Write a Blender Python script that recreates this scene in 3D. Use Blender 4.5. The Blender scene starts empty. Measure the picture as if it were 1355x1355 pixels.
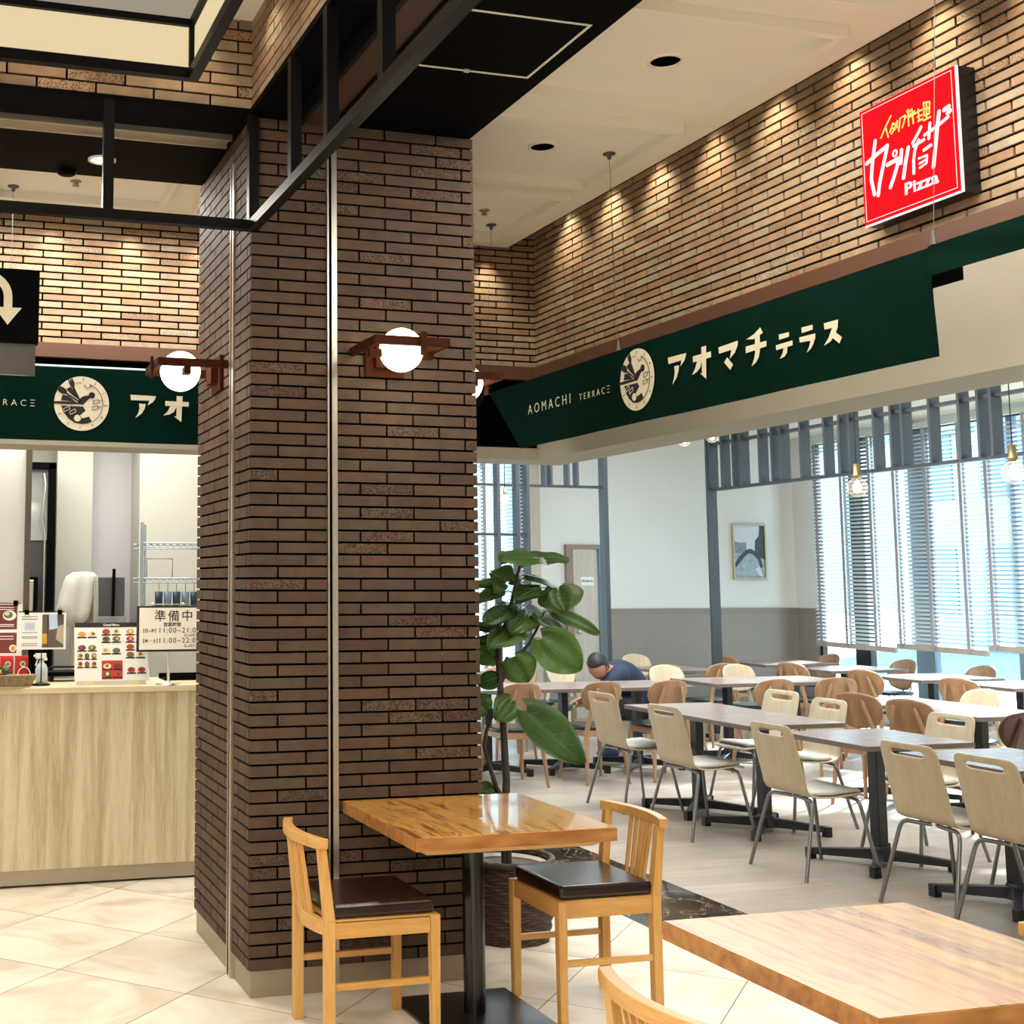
import bpy, math, random
from mathutils import Vector, Matrix
random.seed(7)
SC = bpy.context.scene
C = SC.collection
PI = math.pi

# ------------------------------------------------------------------ camera
cd = bpy.data.cameras.new('camera')
cd.sensor_fit = 'HORIZONTAL'
cd.sensor_width = 36.0
cd.lens = 36.0 * 1678.6 / 1355.0
cd.shift_x = (677.5 - 357.3) / 1355.0
cd.shift_y = (592.9 - 677.5) / 1355.0
cd.clip_start = 0.05
cam = bpy.data.objects.new('camera', cd)
C.objects.link(cam)
cam.matrix_world = (Matrix.Translation((0, 0, 1.6)) @ Matrix.Rotation(-0.269312, 4, 'Z')
                    @ Matrix.Rotation(PI / 2 + 0.10599, 4, 'X') @ Matrix.Rotation(0.00205, 4, 'Z'))
SC.camera = cam

# ------------------------------------------------------------------ view, world, large lights
SC.view_settings.view_transform = 'Standard'
SC.view_settings.look = 'None'
SC.view_settings.exposure = 0.0
SC.view_settings.gamma = 1.0
SC.view_settings.use_curve_mapping = False
try:
    SC.cycles.use_denoising = True
    SC.cycles.max_bounces = 8
    SC.cycles.transparent_max_bounces = 16
    SC.cycles.sample_clamp_indirect = 4.0
    SC.cycles.caustics_reflective = False
    SC.cycles.caustics_refractive = False
except Exception:
    pass
w = bpy.data.worlds.new('world')
SC.world = w
w.use_nodes = True
wn, wl = w.node_tree.nodes, w.node_tree.links
bgn = wn['Background']
bgn.inputs['Color'].default_value = (0.44, 0.79, 1.0, 1)
bgn.inputs['Strength'].default_value = 2.1


def area_light(name, loc, size, power, color, rot=(0, 0, 0), spread=None):
    l = bpy.data.lights.new(name, 'AREA')
    l.shape = 'RECTANGLE'
    l.size, l.size_y = size
    l.energy = power
    l.color = color
    if spread:
        l.spread = spread
    o = bpy.data.objects.new(name, l)
    C.objects.link(o)
    o.location = loc
    o.rotation_euler = rot
    return o


WARM = (1.0, 0.84, 0.60)
NEUT = (1.0, 0.95, 0.86)
COOL = (0.80, 0.92, 1.0)
# lobby ceiling lamps, kitchen lamp; unseen fill added over corridor and food hall
area_light('lobby_lamp_light', (-0.9, 2.2, 3.88), (1.6, 3.0), 175, NEUT)
area_light('lobby_lamp_light', (-1.2, -1.6, 3.88), (3.0, 1.5), 200, NEUT)
area_light('corridor_fill_light', (2.85, 3.0, 3.585), (0.8, 3.5), 95, NEUT)  # added fill, this ceiling has no lit fixture here
area_light('corridor_fill_light', (0.6, 6.45, 3.585), (2.2, 0.5), 80, NEUT)
area_light('kitchen_lamp_light', (0.9, 8.6, 2.85), (2.4, 1.6), 78, (1.0, 0.97, 0.90))
area_light('counter_lamp_light', (0.2, 7.42, 2.88), (2.0, 0.15), 26, (1.0, 0.97, 0.90))
area_light('hall_fill_light', (6.0, 9.2, 3.40), (3.0, 5.0), 345, (0.86, 0.93, 1.0))  # added fill, the hall's own ceiling lamps are unknown
area_light('hall_fill_light', (6.2, 4.6, 3.40), (3.0, 3.0), 110, (0.88, 0.95, 1.0))
# the sun, and portals that guide the sky through the two window walls
sun = bpy.data.lights.new('sun', 'SUN')
sun.energy = 42.0
sun.angle = math.radians(6)
sun.color = (0.88, 0.96, 1.0)
so_ = bpy.data.objects.new('sun', sun)
C.objects.link(so_)
so_.rotation_euler = Vector((-0.72, -0.48, -0.50)).to_track_quat('-Z', 'Y').to_euler()
for loc_, size_, rot_ in (((10.98, 9.76, 1.75), (3.2, 7.5), (0, PI / 2, 0)), ((5.72, 14.1, 1.78), (2.64, 2.85), (-PI / 2, 0, 0))):
    po = area_light('window_portal', loc_, size_, 1, COOL, rot_)
    po.data.cycles.is_portal = True

# ------------------------------------------------------------------ helpers
def lin(h):
    h = h.lstrip('#')
    out = []
    for i in (0, 2, 4):
        c = int(h[i:i + 2], 16) / 255.0
        out.append(c / 12.92 if c <= 0.04045 else ((c + 0.055) / 1.055) ** 2.4)
    return (*out, 1.0)


def new_mat(name):
    m = bpy.data.materials.new(name)
    m.use_nodes = True
    return m, m.node_tree.nodes, m.node_tree.links, m.node_tree.nodes['Principled BSDF']


MATS = {}


def mat(name, color, rough=0.5, metal=0.0, var=0.06, scale=8.0, bump=0.0, stretch=(1, 1, 1), emit=None, estr=0.0, coat=0.0, spec=None):
    """procedural surface: a base colour with a little noise in value, optional bump"""
    if name in MATS:
        return MATS[name]
    m, n, l, p = new_mat(name)
    c = lin(color) if isinstance(color, str) else color
    p.inputs['Roughness'].default_value = rough
    p.inputs['Metallic'].default_value = metal
    if coat:
        p.inputs['Coat Weight'].default_value = coat
        p.inputs['Coat Roughness'].default_value = 0.05
    if spec is not None:
        p.inputs['Specular IOR Level'].default_value = spec
    tc = n.new('ShaderNodeTexCoord')
    mp = n.new('ShaderNodeMapping')
    mp.inputs['Scale'].default_value = stretch
    nz = n.new('ShaderNodeTexNoise')
    nz.inputs['Scale'].default_value = scale
    nz.inputs['Detail'].default_value = 4
    cr = n.new('ShaderNodeValToRGB')
    cr.color_ramp.elements[0].position = 0.3
    cr.color_ramp.elements[1].position = 0.7
    cr.color_ramp.elements[0].color = tuple(max(0, x * (1 - var)) for x in c[:3]) + (1,)
    cr.color_ramp.elements[1].color = tuple(min(1, x * (1 + var)) for x in c[:3]) + (1,)
    l.new(tc.outputs['Object'], mp.inputs['Vector'])
    l.new(mp.outputs['Vector'], nz.inputs['Vector'])
    l.new(nz.outputs['Fac'], cr.inputs['Fac'])
    l.new(cr.outputs['Color'], p.inputs['Base Color'])
    if bump:
        b = n.new('ShaderNodeBump')
        b.inputs['Strength'].default_value = bump
        b.inputs['Distance'].default_value = 0.01
        l.new(nz.outputs['Fac'], b.inputs['Height'])
        l.new(b.outputs['Normal'], p.inputs['Normal'])
    if emit:
        p.inputs['Emission Color'].default_value = lin(emit) if isinstance(emit, str) else emit
        p.inputs['Emission Strength'].default_value = estr
    MATS[name] = m
    return m


def wood(name, light, dark, axis='x', scale=6.0, rough=0.4, coat=0.0, knots=0.0, ratio=14.0, lo=0.35, hi=0.68):
    """wood: noise stretched along the grain between two tones, with a finer streak on top"""
    if name in MATS:
        return MATS[name]
    m, n, l, p = new_mat(name)
    p.inputs['Roughness'].default_value = rough
    if coat:
        p.inputs['Coat Weight'].default_value = coat
        p.inputs['Coat Roughness'].default_value = 0.04
    tc = n.new('ShaderNodeTexCoord')
    mp = n.new('ShaderNodeMapping')
    st = {'x': (1, ratio, ratio), 'y': (ratio, 1, ratio), 'z': (ratio, ratio, 1)}[axis]
    mp.inputs['Scale'].default_value = st
    n1 = n.new('ShaderNodeTexNoise')
    n1.inputs['Scale'].default_value = scale / ratio * 3
    n1.inputs['Detail'].default_value = 3.5
    n1.inputs['Distortion'].default_value = 0.6 + knots
    n2 = n.new('ShaderNodeTexNoise')
    n2.inputs['Scale'].default_value = scale * 1.6
    n2.inputs['Detail'].default_value = 3
    mx = n.new('ShaderNodeMix')
    mx.data_type = 'FLOAT'
    mx.inputs[0].default_value = 0.35
    cr = n.new('ShaderNodeValToRGB')
    cr.color_ramp.elements[0].position = lo
    cr.color_ramp.elements[1].position = hi
    cr.color_ramp.elements[0].color = lin(dark)
    cr.color_ramp.elements[1].color = lin(light)
    l.new(tc.outputs['Object'], mp.inputs['Vector'])
    l.new(mp.outputs['Vector'], n1.inputs['Vector'])
    l.new(mp.outputs['Vector'], n2.inputs['Vector'])
    l.new(n1.outputs['Fac'], mx.inputs[2])
    l.new(n2.outputs['Fac'], mx.inputs[3])
    l.new(mx.outputs[0], cr.inputs['Fac'])
    l.new(cr.outputs['Color'], p.inputs['Base Color'])
    MATS[name] = m
    return m


def brick_mat(name, cols, rough=0.7, speck=0.35):
    """tiles: each tile (mesh island) takes its own tone; some tiles are coarse and speckled"""
    m, n, l, p = new_mat(name)
    p.inputs['Roughness'].default_value = rough
    p.inputs['Specular IOR Level'].default_value = 0.25
    g = n.new('ShaderNodeNewGeometry')
    cr = n.new('ShaderNodeValToRGB')
    el = cr.color_ramp.elements
    while len(el) < len(cols):
        el.new(0.5)
    for i, c in enumerate(cols):
        el[i].position = i / (len(cols) - 1)
        el[i].color = lin(c)
    tc = n.new('ShaderNodeTexCoord')
    nz = n.new('ShaderNodeTexNoise')
    nz.inputs['Scale'].default_value = 14
    nz.inputs['Detail'].default_value = 5
    sp = n.new('ShaderNodeTexNoise')
    sp.inputs['Scale'].default_value = 160
    sp.inputs['Detail'].default_value = 2
    spr = n.new('ShaderNodeMapRange')
    spr.inputs['From Min'].default_value = 0.42
    spr.inputs['From Max'].default_value = 0.52
    spr.inputs['To Min'].default_value = 0.45
    spr.inputs['To Max'].default_value = 1.25
    # tiles whose random value falls in a narrow band are the coarse ones
    wv = n.new('ShaderNodeMath'); wv.operation = 'MULTIPLY'; wv.inputs[1].default_value = 37.13
    fr = n.new('ShaderNodeMath'); fr.operation = 'FRACT'
    gt = n.new('ShaderNodeMath'); gt.operation = 'GREATER_THAN'; gt.inputs[1].default_value = 1 - speck * 0.4
    mxs = n.new('ShaderNodeMix'); mxs.data_type = 'FLOAT'; mxs.inputs[2].default_value = 1.0
    mr = n.new('ShaderNodeMapRange')
    mr.inputs['From Min'].default_value = 0.3
    mr.inputs['From Max'].default_value = 0.7
    mr.inputs['To Min'].default_value = 0.82
    mr.inputs['To Max'].default_value = 1.14
    mu = n.new('ShaderNodeMath'); mu.operation = 'MULTIPLY'
    vm = n.new('ShaderNodeMix'); vm.data_type = 'RGBA'; vm.blend_type = 'MULTIPLY'; vm.inputs[0].default_value = 1.0
    l.new(g.outputs['Random Per Island'], cr.inputs['Fac'])
    l.new(g.outputs['Random Per Island'], wv.inputs[0])
    l.new(wv.outputs[0], fr.inputs[0])
    l.new(fr.outputs[0], gt.inputs[0])
    l.new(tc.outputs['Object'], nz.inputs['Vector'])
    l.new(tc.outputs['Object'], sp.inputs['Vector'])
    l.new(sp.outputs['Fac'], spr.inputs['Value'])
    l.new(gt.outputs[0], mxs.inputs[0])
    l.new(spr.outputs[0], mxs.inputs[3])
    l.new(nz.outputs['Fac'], mr.inputs['Value'])
    l.new(mr.outputs[0], mu.inputs[0])
    l.new(mxs.outputs[0], mu.inputs[1])
    l.new(cr.outputs['Color'], vm.inputs[6])
    l.new(mu.outputs[0], vm.inputs[7])
    l.new(vm.outputs[2], p.inputs['Base Color'])
    b = n.new('ShaderNodeBump')
    b.inputs['Strength'].default_value = 0.25
    b.inputs['Distance'].default_value = 0.004
    l.new(sp.outputs['Fac'], b.inputs['Height'])
    l.new(b.outputs['Normal'], p.inputs['Normal'])
    MATS[name] = m
    return m


def glow(name, color, strength):
    if name in MATS:
        return MATS[name]
    m, n, l, p = new_mat(name)
    p.inputs['Base Color'].default_value = tuple(0.1 * c for c in lin(color)[:3]) + (1,)
    p.inputs['Specular IOR Level'].default_value = 0.0
    p.inputs['Emission Color'].default_value = lin(color)
    p.inputs['Emission Strength'].default_value = strength
    MATS[name] = m
    return m


def glass(name, tint=(0.95, 1, 1, 1), refl=0.08, lit=0.0):
    if name in MATS:
        return MATS[name]
    m, n, l, p = new_mat(name)
    out = n['Material Output']
    tr = n.new('ShaderNodeBsdfTransparent')
    tr.inputs['Color'].default_value = tint
    gl = n.new('ShaderNodeBsdfGlossy')
    gl.inputs['Roughness'].default_value = 0.02
    lw = n.new('ShaderNodeLayerWeight')
    lw.inputs['Blend'].default_value = refl
    ms = n.new('ShaderNodeMixShader')
    l.new(lw.outputs['Fresnel'], ms.inputs[0])
    l.new(tr.outputs[0], ms.inputs[1])
    l.new(gl.outputs[0], ms.inputs[2])
    if lit:
        # a lit bulb's glare, imitated by a faint glow of its clear glass
        em = n.new('ShaderNodeEmission')
        em.inputs['Color'].default_value = lin('FFF0D8')
        em.inputs['Strength'].default_value = lit
        ad = n.new('ShaderNodeAddShader')
        l.new(ms.outputs[0], ad.inputs[0])
        l.new(em.outputs[0], ad.inputs[1])
        l.new(ad.outputs[0], out.inputs['Surface'])
    else:
        l.new(ms.outputs[0], out.inputs['Surface'])
    MATS[name] = m
    return m


class MB:
    """collects shapes and links them as ONE mesh object"""

    def __init__(s):
        s.v, s.f, s.m, s.sm = [], [], [], []

    def _add(s, vs, fs, mi=0, smooth=False):
        o = len(s.v)
        s.v += [tuple(x) for x in vs]
        for f in fs:
            s.f.append([i + o for i in f])
            s.m.append(mi)
            s.sm.append(smooth)
        return s

    def box(s, x0, x1, y0, y1, z0, z1, mi=0):
        vs = [(x, y, z) for z in (z0, z1) for y in (y0, y1) for x in (x0, x1)]
        return s._add(vs, [(0, 2, 3, 1), (4, 5, 7, 6), (0, 1, 5, 4), (1, 3, 7, 5), (3, 2, 6, 7), (2, 0, 4, 6)], mi)

    def obox(s, c, a, b, d, mi=0):
        c, a, b, d = Vector(c), Vector(a), Vector(b), Vector(d)
        vs = [c + i * a + j * b + k * d for k in (-1, 1) for j in (-1, 1) for i in (-1, 1)]
        return s._add(vs, [(0, 2, 3, 1), (4, 5, 7, 6), (0, 1, 5, 4), (1, 3, 7, 5), (3, 2, 6, 7), (2, 0, 4, 6)], mi)

    def bar(s, p, q, w0, h0, w1=None, h1=None, up=(0, 0, 1), mi=0):
        p, q, up = Vector(p), Vector(q), Vector(up)
        w1 = w0 if w1 is None else w1
        h1 = h0 if h1 is None else h1
        t = (q - p).normalized()
        if abs(t.dot(up)) > 0.98:
            up = Vector((1, 0, 0))
        a = t.cross(up).normalized()
        b = a.cross(t).normalized()
        vs = []
        for c, ww, hh in ((p, w0, h0), (q, w1, h1)):
            vs += [c - a * ww / 2 - b * hh / 2, c + a * ww / 2 - b * hh / 2, c + a * ww / 2 + b * hh / 2, c - a * ww / 2 + b * hh / 2]
        return s._add(vs, [(3, 2, 1, 0), (4, 5, 6, 7), (0, 1, 5, 4), (1, 2, 6, 5), (2, 3, 7, 6), (3, 0, 4, 7)], mi)

    def tube(s, pts, r, n=8, mi=0, up=None):
        pts = [Vector(p) for p in pts]
        rs = r if isinstance(r, (list, tuple)) else [r] * len(pts)
        rings = []
        t0 = (pts[1] - pts[0]).normalized()
        ref = Vector(up) if up else (Vector((0, 0, 1)) if abs(t0.z) < 0.9 else Vector((1, 0, 0)))
        for i, p in enumerate(pts):
            t = (pts[min(i + 1, len(pts) - 1)] - pts[max(i - 1, 0)]).normalized()
            a = t.cross(ref)
            if a.length < 1e-4:
                a = t.cross(Vector((0.3, 0.8, 0.5)))
            a.normalize()
            b = t.cross(a).normalized()
            ref = b.cross(t) if False else ref
            rings.append([p + (a * math.cos(2 * PI * k / n) + b * math.sin(2 * PI * k / n)) * rs[i] for k in range(n)])
        vs = [x for rg in rings for x in rg]
        fs = []
        for i in range(len(pts) - 1):
            for k in range(n):
                fs.append((i * n + k, i * n + (k + 1) % n, (i + 1) * n + (k + 1) % n, (i + 1) * n + k))
        s._add(vs, fs, mi, True)
        s._add(rings[0], [tuple(range(n))], mi)
        s._add(rings[-1], [tuple(reversed(range(n)))], mi)
        return s

    def lathe(s, prof, c=(0, 0, 0), n=24, mi=0, axis='z', smooth=True, caps=True):
        c = Vector(c)
        vs = []
        for r, z in prof:
            for k in range(n):
                a = 2 * PI * k / n
                x, y = r * math.cos(a), r * math.sin(a)
                v = {'z': (x, y, z), 'x': (z, x, y), 'y': (x, z, y)}[axis]
                vs.append(c + Vector(v))
        fs = []
        for i in range(len(prof) - 1):
            for k in range(n):
                fs.append((i * n + k, i * n + (k + 1) % n, (i + 1) * n + (k + 1) % n, (i + 1) * n + k))
        s._add(vs, fs, mi, smooth)
        if caps:
            if prof[0][0] > 1e-5:
                s._add(vs[:n], [tuple(reversed(range(n)))], mi)
            if prof[-1][0] > 1e-5:
                s._add(vs[-n:], [tuple(range(n))], mi)
        return s

    def sphere(s, c, r, n=20, mi=0, sc=(1, 1, 1)):
        c = Vector(c)
        vs, fs = [], []
        m = max(6, n // 2)
        for i in range(m + 1):
            th = PI * i / m
            for k in range(n):
                a = 2 * PI * k / n
                vs.append(c + Vector((r * sc[0] * math.sin(th) * math.cos(a), r * sc[1] * math.sin(th) * math.sin(a), r * sc[2] * math.cos(th))))
        for i in range(m):
            for k in range(n):
                fs.append((i * n + k, (i + 1) * n + k, (i + 1) * n + (k + 1) % n, i * n + (k + 1) % n))
        return s._add(vs, fs, mi, True)

    def prism(s, poly, o, u, v, d, mi=0):
        """polygon (2D) in the plane o + a*u + b*v, thickened along d"""
        o, u, v, d = Vector(o), Vector(u), Vector(v), Vector(d)
        ar = sum(poly[i][0] * poly[(i + 1) % len(poly)][1] - poly[(i + 1) % len(poly)][0] * poly[i][1] for i in range(len(poly)))
        if ar < 0:
            poly = list(reversed(poly))
        if u.cross(v).dot(d) < 0:
            poly = list(reversed(poly))
        n = len(poly)
        a = [o + u * p[0] + v * p[1] for p in poly]
        b = [p + d for p in a]
        fs = [tuple(reversed(range(n))), tuple(range(n, 2 * n))]
        fs += [(i, (i + 1) % n, n + (i + 1) % n, n + i) for i in range(n)]
        return s._add(a + b, fs, mi)

    def disc(s, c2, r, o, u, v, d, n=32, mi=0, sc=(1, 1), rot=0.0):
        cr, sr = math.cos(rot), math.sin(rot)
        pts = []
        for k in range(n):
            a = 2 * PI * k / n
            x, y = r * sc[0] * math.cos(a), r * sc[1] * math.sin(a)
            pts.append((c2[0] + x * cr - y * sr, c2[1] + x * sr + y * cr))
        return s.prism(pts, o, u, v, d, mi)

    def stroke(s, pts, wd, o, u, v, d, mi=0, taper=None):
        """a brush stroke of round-ended segments in a plane"""
        o, dn, lift = Vector(o), Vector(d).normalized(), 0
        for i in range(len(pts) - 1):
            a, b = Vector(pts[i]), Vector(pts[i + 1])
            t = (b - a)
            if t.length < 1e-6:
                continue
            t.normalize()
            nn = Vector((-t.y, t.x)) * wd / 2
            lift += 1
            s.prism([tuple(a + nn), tuple(b + nn), tuple(b - nn), tuple(a - nn)], o + dn * 0.00008 * lift, u, v, d, mi)
        for p in pts:
            lift += 1
            s.disc(p, wd / 2, o + dn * 0.00008 * lift, u, v, d, 12, mi)
        return s

    def mesh_in(s, me, M, mi=0):
        vs = [M @ v.co for v in me.vertices]
        return s._add(vs, [tuple(p.vertices) for p in me.polygons], mi)

    def build(s, name, mats, parent=None, bevel=0.0, seg=2, loc=None):
        me = bpy.data.meshes.new(name)
        me.from_pydata(s.v, [], s.f)
        for m_ in (mats if isinstance(mats, (list, tuple)) else [mats]):
            me.materials.append(m_)
        me.polygons.foreach_set('material_index', s.m)
        me.polygons.foreach_set('use_smooth', s.sm)
        me.update()
        o = bpy.data.objects.new(name, me)
        C.objects.link(o)
        if parent is not None:
            o.parent = parent
        if loc:
            o.location = loc
        if bevel:
            b = o.modifiers.new('bevel', 'BEVEL')
            b.width = bevel
            b.segments = seg
            b.limit_method = 'ANGLE'
            b.angle_limit = math.radians(40)
        return o


def thing(name, label, cat, loc=(0, 0, 0), rz=0.0, group=None):
    o = bpy.data.objects.new(name, None)
    C.objects.link(o)
    o.empty_display_size = 0.1
    o.location = loc
    o.rotation_euler = (0, 0, rz)
    return tag(o, label, cat, group)


def tag(o, label, cat, group=None):
    o['label'] = label
    o['category'] = cat
    if group:
        o['group'] = group
    return o


def struct(o):
    o['kind'] = 'structure'
    return o


def dup(root, label, loc, rz=0.0, group=None):
    """a copy of a thing with copies of its parts and sub-parts"""
    r = root.copy()
    C.objects.link(r)
    r.location = loc
    r.rotation_euler = (0, 0, rz)
    r['label'] = label
    if group:
        r['group'] = group
    for ch in list(root.children):
        c = ch.copy()
        C.objects.link(c)
        c.parent = r
        for g in list(ch.children):
            d = g.copy()
            C.objects.link(d)
            d.parent = c
    return r


class Placer:
    """the first call moves the built thing, later calls copy it"""

    def __init__(s, root):
        s.root, s.used = root, False

    def put(s, label, loc, rz=0.0, group=None):
        if not s.used:
            s.used = True
            s.root.location = loc
            s.root.rotation_euler = (0, 0, rz)
            s.root['label'] = label
            if group:
                s.root['group'] = group
            return s.root
        return dup(s.root, label, loc, rz, group)


def text_mesh(body, size, offset=0.0, extrude=0.001, spacing=1.0, align='LEFT', shear=0.0):
    c = bpy.data.curves.new('lettering', 'FONT')
    c.body = body
    c.size = size
    c.offset = offset
    c.extrude = extrude
    c.space_character = spacing
    c.align_x = align
    c.shear = shear
    c.resolution_u = 3
    o = bpy.data.objects.new('lettering', c)
    C.objects.link(o)
    bpy.context.view_layer.update()
    me = bpy.data.meshes.new_from_object(o.evaluated_get(bpy.context.evaluated_depsgraph_get()))
    bpy.data.objects.remove(o)
    bpy.data.curves.remove(c)
    return me


def plane_M(o, u, v, n):
    M = Matrix.Identity(4)
    for i, a in enumerate((Vector(u), Vector(v), Vector(n), Vector(o))):
        M[0][i], M[1][i], M[2][i] = a
    return M


X, Y, Z = Vector((1, 0, 0)), Vector((0, 1, 0)), Vector((0, 0, 1))

# ------------------------------------------------------------------ structure materials
def tile_floor_mat():
    m, n, l, p = new_mat('cream_floor_tile')
    p.inputs['Roughness'].default_value = 0.16
    tc = n.new('ShaderNodeTexCoord')
    mp = n.new('ShaderNodeMapping')
    mp.inputs['Rotation'].default_value = (0, 0, PI / 4)
    sx = n.new('ShaderNodeSeparateXYZ')
    l.new(tc.outputs['Object'], mp.inputs['Vector'])
    l.new(mp.outputs['Vector'], sx.inputs[0])
    side = 0.444 * math.sqrt(2)
    # phase: a tile corner lies at (1.061, 5.066)
    cu = (1.061 - 5.066) / math.sqrt(2)
    cv = (1.061 + 5.066) / math.sqrt(2)
    lines, cells = [], []
    for out, c0 in (('X', cu), ('Y', cv)):
        a = n.new('ShaderNodeMath'); a.operation = 'SUBTRACT'; a.inputs[1].default_value = c0
        b = n.new('ShaderNodeMath'); b.operation = 'DIVIDE'; b.inputs[1].default_value = side
        f = n.new('ShaderNodeMath'); f.operation = 'FRACT'
        fl = n.new('ShaderNodeMath'); fl.operation = 'FLOOR'
        d = n.new('ShaderNodeMath'); d.operation = 'PINGPONG'; d.inputs[1].default_value = 0.5
        lt = n.new('ShaderNodeMath'); lt.operation = 'LESS_THAN'; lt.inputs[1].default_value = 0.0032
        l.new(sx.outputs[out], a.inputs[0]); l.new(a.outputs[0], b.inputs[0])
        l.new(b.outputs[0], f.inputs[0]); l.new(b.outputs[0], fl.inputs[0])
        l.new(b.outputs[0], d.inputs[0]); l.new(d.outputs[0], lt.inputs[0])
        lines.append(lt); cells.append(fl)
    mxl = n.new('ShaderNodeMath'); mxl.operation = 'MAXIMUM'
    l.new(lines[0].outputs[0], mxl.inputs[0]); l.new(lines[1].outputs[0], mxl.inputs[1])
    cb = n.new('ShaderNodeCombineXYZ')
    l.new(cells[0].outputs[0], cb.inputs[0]); l.new(cells[1].outputs[0], cb.inputs[1])
    wn_ = n.new('ShaderNodeTexWhiteNoise')
    l.new(cb.outputs[0], wn_.inputs['Vector'])
    ad = n.new('ShaderNodeVectorMath'); ad.operation = 'MULTIPLY_ADD'
    ad.inputs[1].default_value = (9, 9, 9)
    l.new(wn_.outputs['Color'], ad.inputs[0]); l.new(tc.outputs['Object'], ad.inputs[2])
    nz = n.new('ShaderNodeTexNoise')
    nz.inputs['Scale'].default_value = 2.2; nz.inputs['Detail'].default_value = 7; nz.inputs['Distortion'].default_value = 1.4
    l.new(ad.outputs[0], nz.inputs['Vector'])
    cr = n.new('ShaderNodeValToRGB')
    cr.color_ramp.elements[0].position = 0.33; cr.color_ramp.elements[0].color = lin('CFC0AC')
    cr.color_ramp.elements[1].position = 0.6; cr.color_ramp.elements[1].color = lin('E9E1D2')
    e = cr.color_ramp.elements.new(0.47); e.color = lin('E0D5C3')
    l.new(nz.outputs['Fac'], cr.inputs['Fac'])
    mx = n.new('ShaderNodeMix'); mx.data_type = 'RGBA'
    mx.inputs[7].default_value = lin('6E6152')
    l.new(mxl.outputs[0], mx.inputs[0]); l.new(cr.outputs['Color'], mx.inputs[6])
    l.new(mx.outputs[2], p.inputs['Base Color'])
    return m


def plank_floor_mat():
    m, n, l, p = new_mat('pale_plank_floor')
    p.inputs['Roughness'].default_value = 0.30
    tc = n.new('ShaderNodeTexCoord')
    mp = n.new('ShaderNodeMapping')
    br = n.new('ShaderNodeTexBrick')
    br.offset = 0.37
    br.inputs['Scale'].default_value = 1.0
    br.inputs['Brick Width'].default_value = 1.2
    br.inputs['Row Height'].default_value = 0.18
    br.inputs['Mortar Size'].default_value = 0.0015
    br.inputs['Color1'].default_value = lin('B7A899')
    br.inputs['Color2'].default_value = lin('A39587')
    br.inputs['Mortar'].default_value = lin('85756A')
    mp2 = n.new('ShaderNodeMapping'); mp2.inputs['Scale'].default_value = (1.2, 14, 1)
    nz = n.new('ShaderNodeTexNoise'); nz.inputs['Scale'].default_value = 2.4; nz.inputs['Detail'].default_value = 6
    mr = n.new('ShaderNodeMapRange')
    mr.inputs['From Min'].default_value = 0.3; mr.inputs['From Max'].default_value = 0.7
    mr.inputs['To Min'].default_value = 0.84; mr.inputs['To Max'].default_value = 1.1
    vm = n.new('ShaderNodeMix'); vm.data_type = 'RGBA'; vm.blend_type = 'MULTIPLY'; vm.inputs[0].default_value = 1
    l.new(tc.outputs['Object'], mp.inputs['Vector']); l.new(mp.outputs[0], br.inputs['Vector'])
    l.new(tc.outputs['Object'], mp2.inputs['Vector']); l.new(mp2.outputs[0], nz.inputs['Vector'])
    l.new(nz.outputs['Fac'], mr.inputs['Value'])
    l.new(br.outputs['Color'], vm.inputs[6]); l.new(mr.outputs[0], vm.inputs[7])
    l.new(vm.outputs[2], p.inputs['Base Color'])
    return m


def marble_mat():
    m, n, l, p = new_mat('dark_marble')
    p.inputs['Roughness'].default_value = 0.07
    tc = n.new('ShaderNodeTexCoord')
    nz = n.new('ShaderNodeTexNoise'); nz.inputs['Scale'].default_value = 3; nz.inputs['Detail'].default_value = 8; nz.inputs['Distortion'].default_value = 2.5
    cr = n.new('ShaderNodeValToRGB')
    e = cr.color_ramp.elements
    e[0].position = 0.3; e[0].color = lin('1C1613')
    e[1].position = 0.62; e[1].color = lin('2C231D')
    a = e.new(0.495); a.color = lin('2A211C')
    b = e.new(0.505); b.color = lin('A58F78')
    c = e.new(0.515); c.color = lin('2A211C')
    l.new(tc.outputs['Object'], nz.inputs['Vector']); l.new(nz.outputs['Fac'], cr.inputs['Fac'])
    l.new(cr.outputs['Color'], p.inputs['Base Color'])
    return m


BRICK_P = brick_mat('brown_brick_tile', ['44342A', '4B392D', '524033', '493B31', '543D2F', '4E4133', '4A392F'])
BRICK_H = brick_mat('tan_brick_tile', ['775F4A', '886C53', '9A8266', '816C58', '907056', '948670', '856C55'], 0.7, 0.55)
GROUT = mat('dark_grout', '090706', 0.95, spec=0.0)
BLACK = mat('black_paint', '060607', 0.6, var=0.02, spec=0.03)
BLACKM = mat('black_steel', '08080A', 0.45, 0.0, var=0.03, spec=0.15)
CEIL = mat('cream_ceiling_board', 'E4DFD2', 0.8, var=0.01)
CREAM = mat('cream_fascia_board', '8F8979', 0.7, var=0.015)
BROWN_TRIM = mat('brown_metal_trim', '50311F', 0.5, 0.0, var=0.04)
STEEL = mat('brushed_steel', 'C9C2B4', 0.28, 0.9, var=0.04, stretch=(20, 20, 1))
STEEL_BASE = mat('steel_skirting', 'A89C8A', 0.45, 0.75, var=0.04)
WHITEW = mat('white_wall_paint', 'E3E3E0', 0.75, var=0.012, scale=2)
GREYW = mat('grey_wall_panel', 'B9B7AC', 0.6, var=0.02, scale=2)
WAINS = mat('taupe_wainscot', '8E8680', 0.6, var=0.03, scale=3)
WAINS_RAIL = mat('taupe_rail', '877D76', 0.5, var=0.02)
DARKREC = mat('black_recess', '040404', 0.9, var=0.01, spec=0.0)
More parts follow.
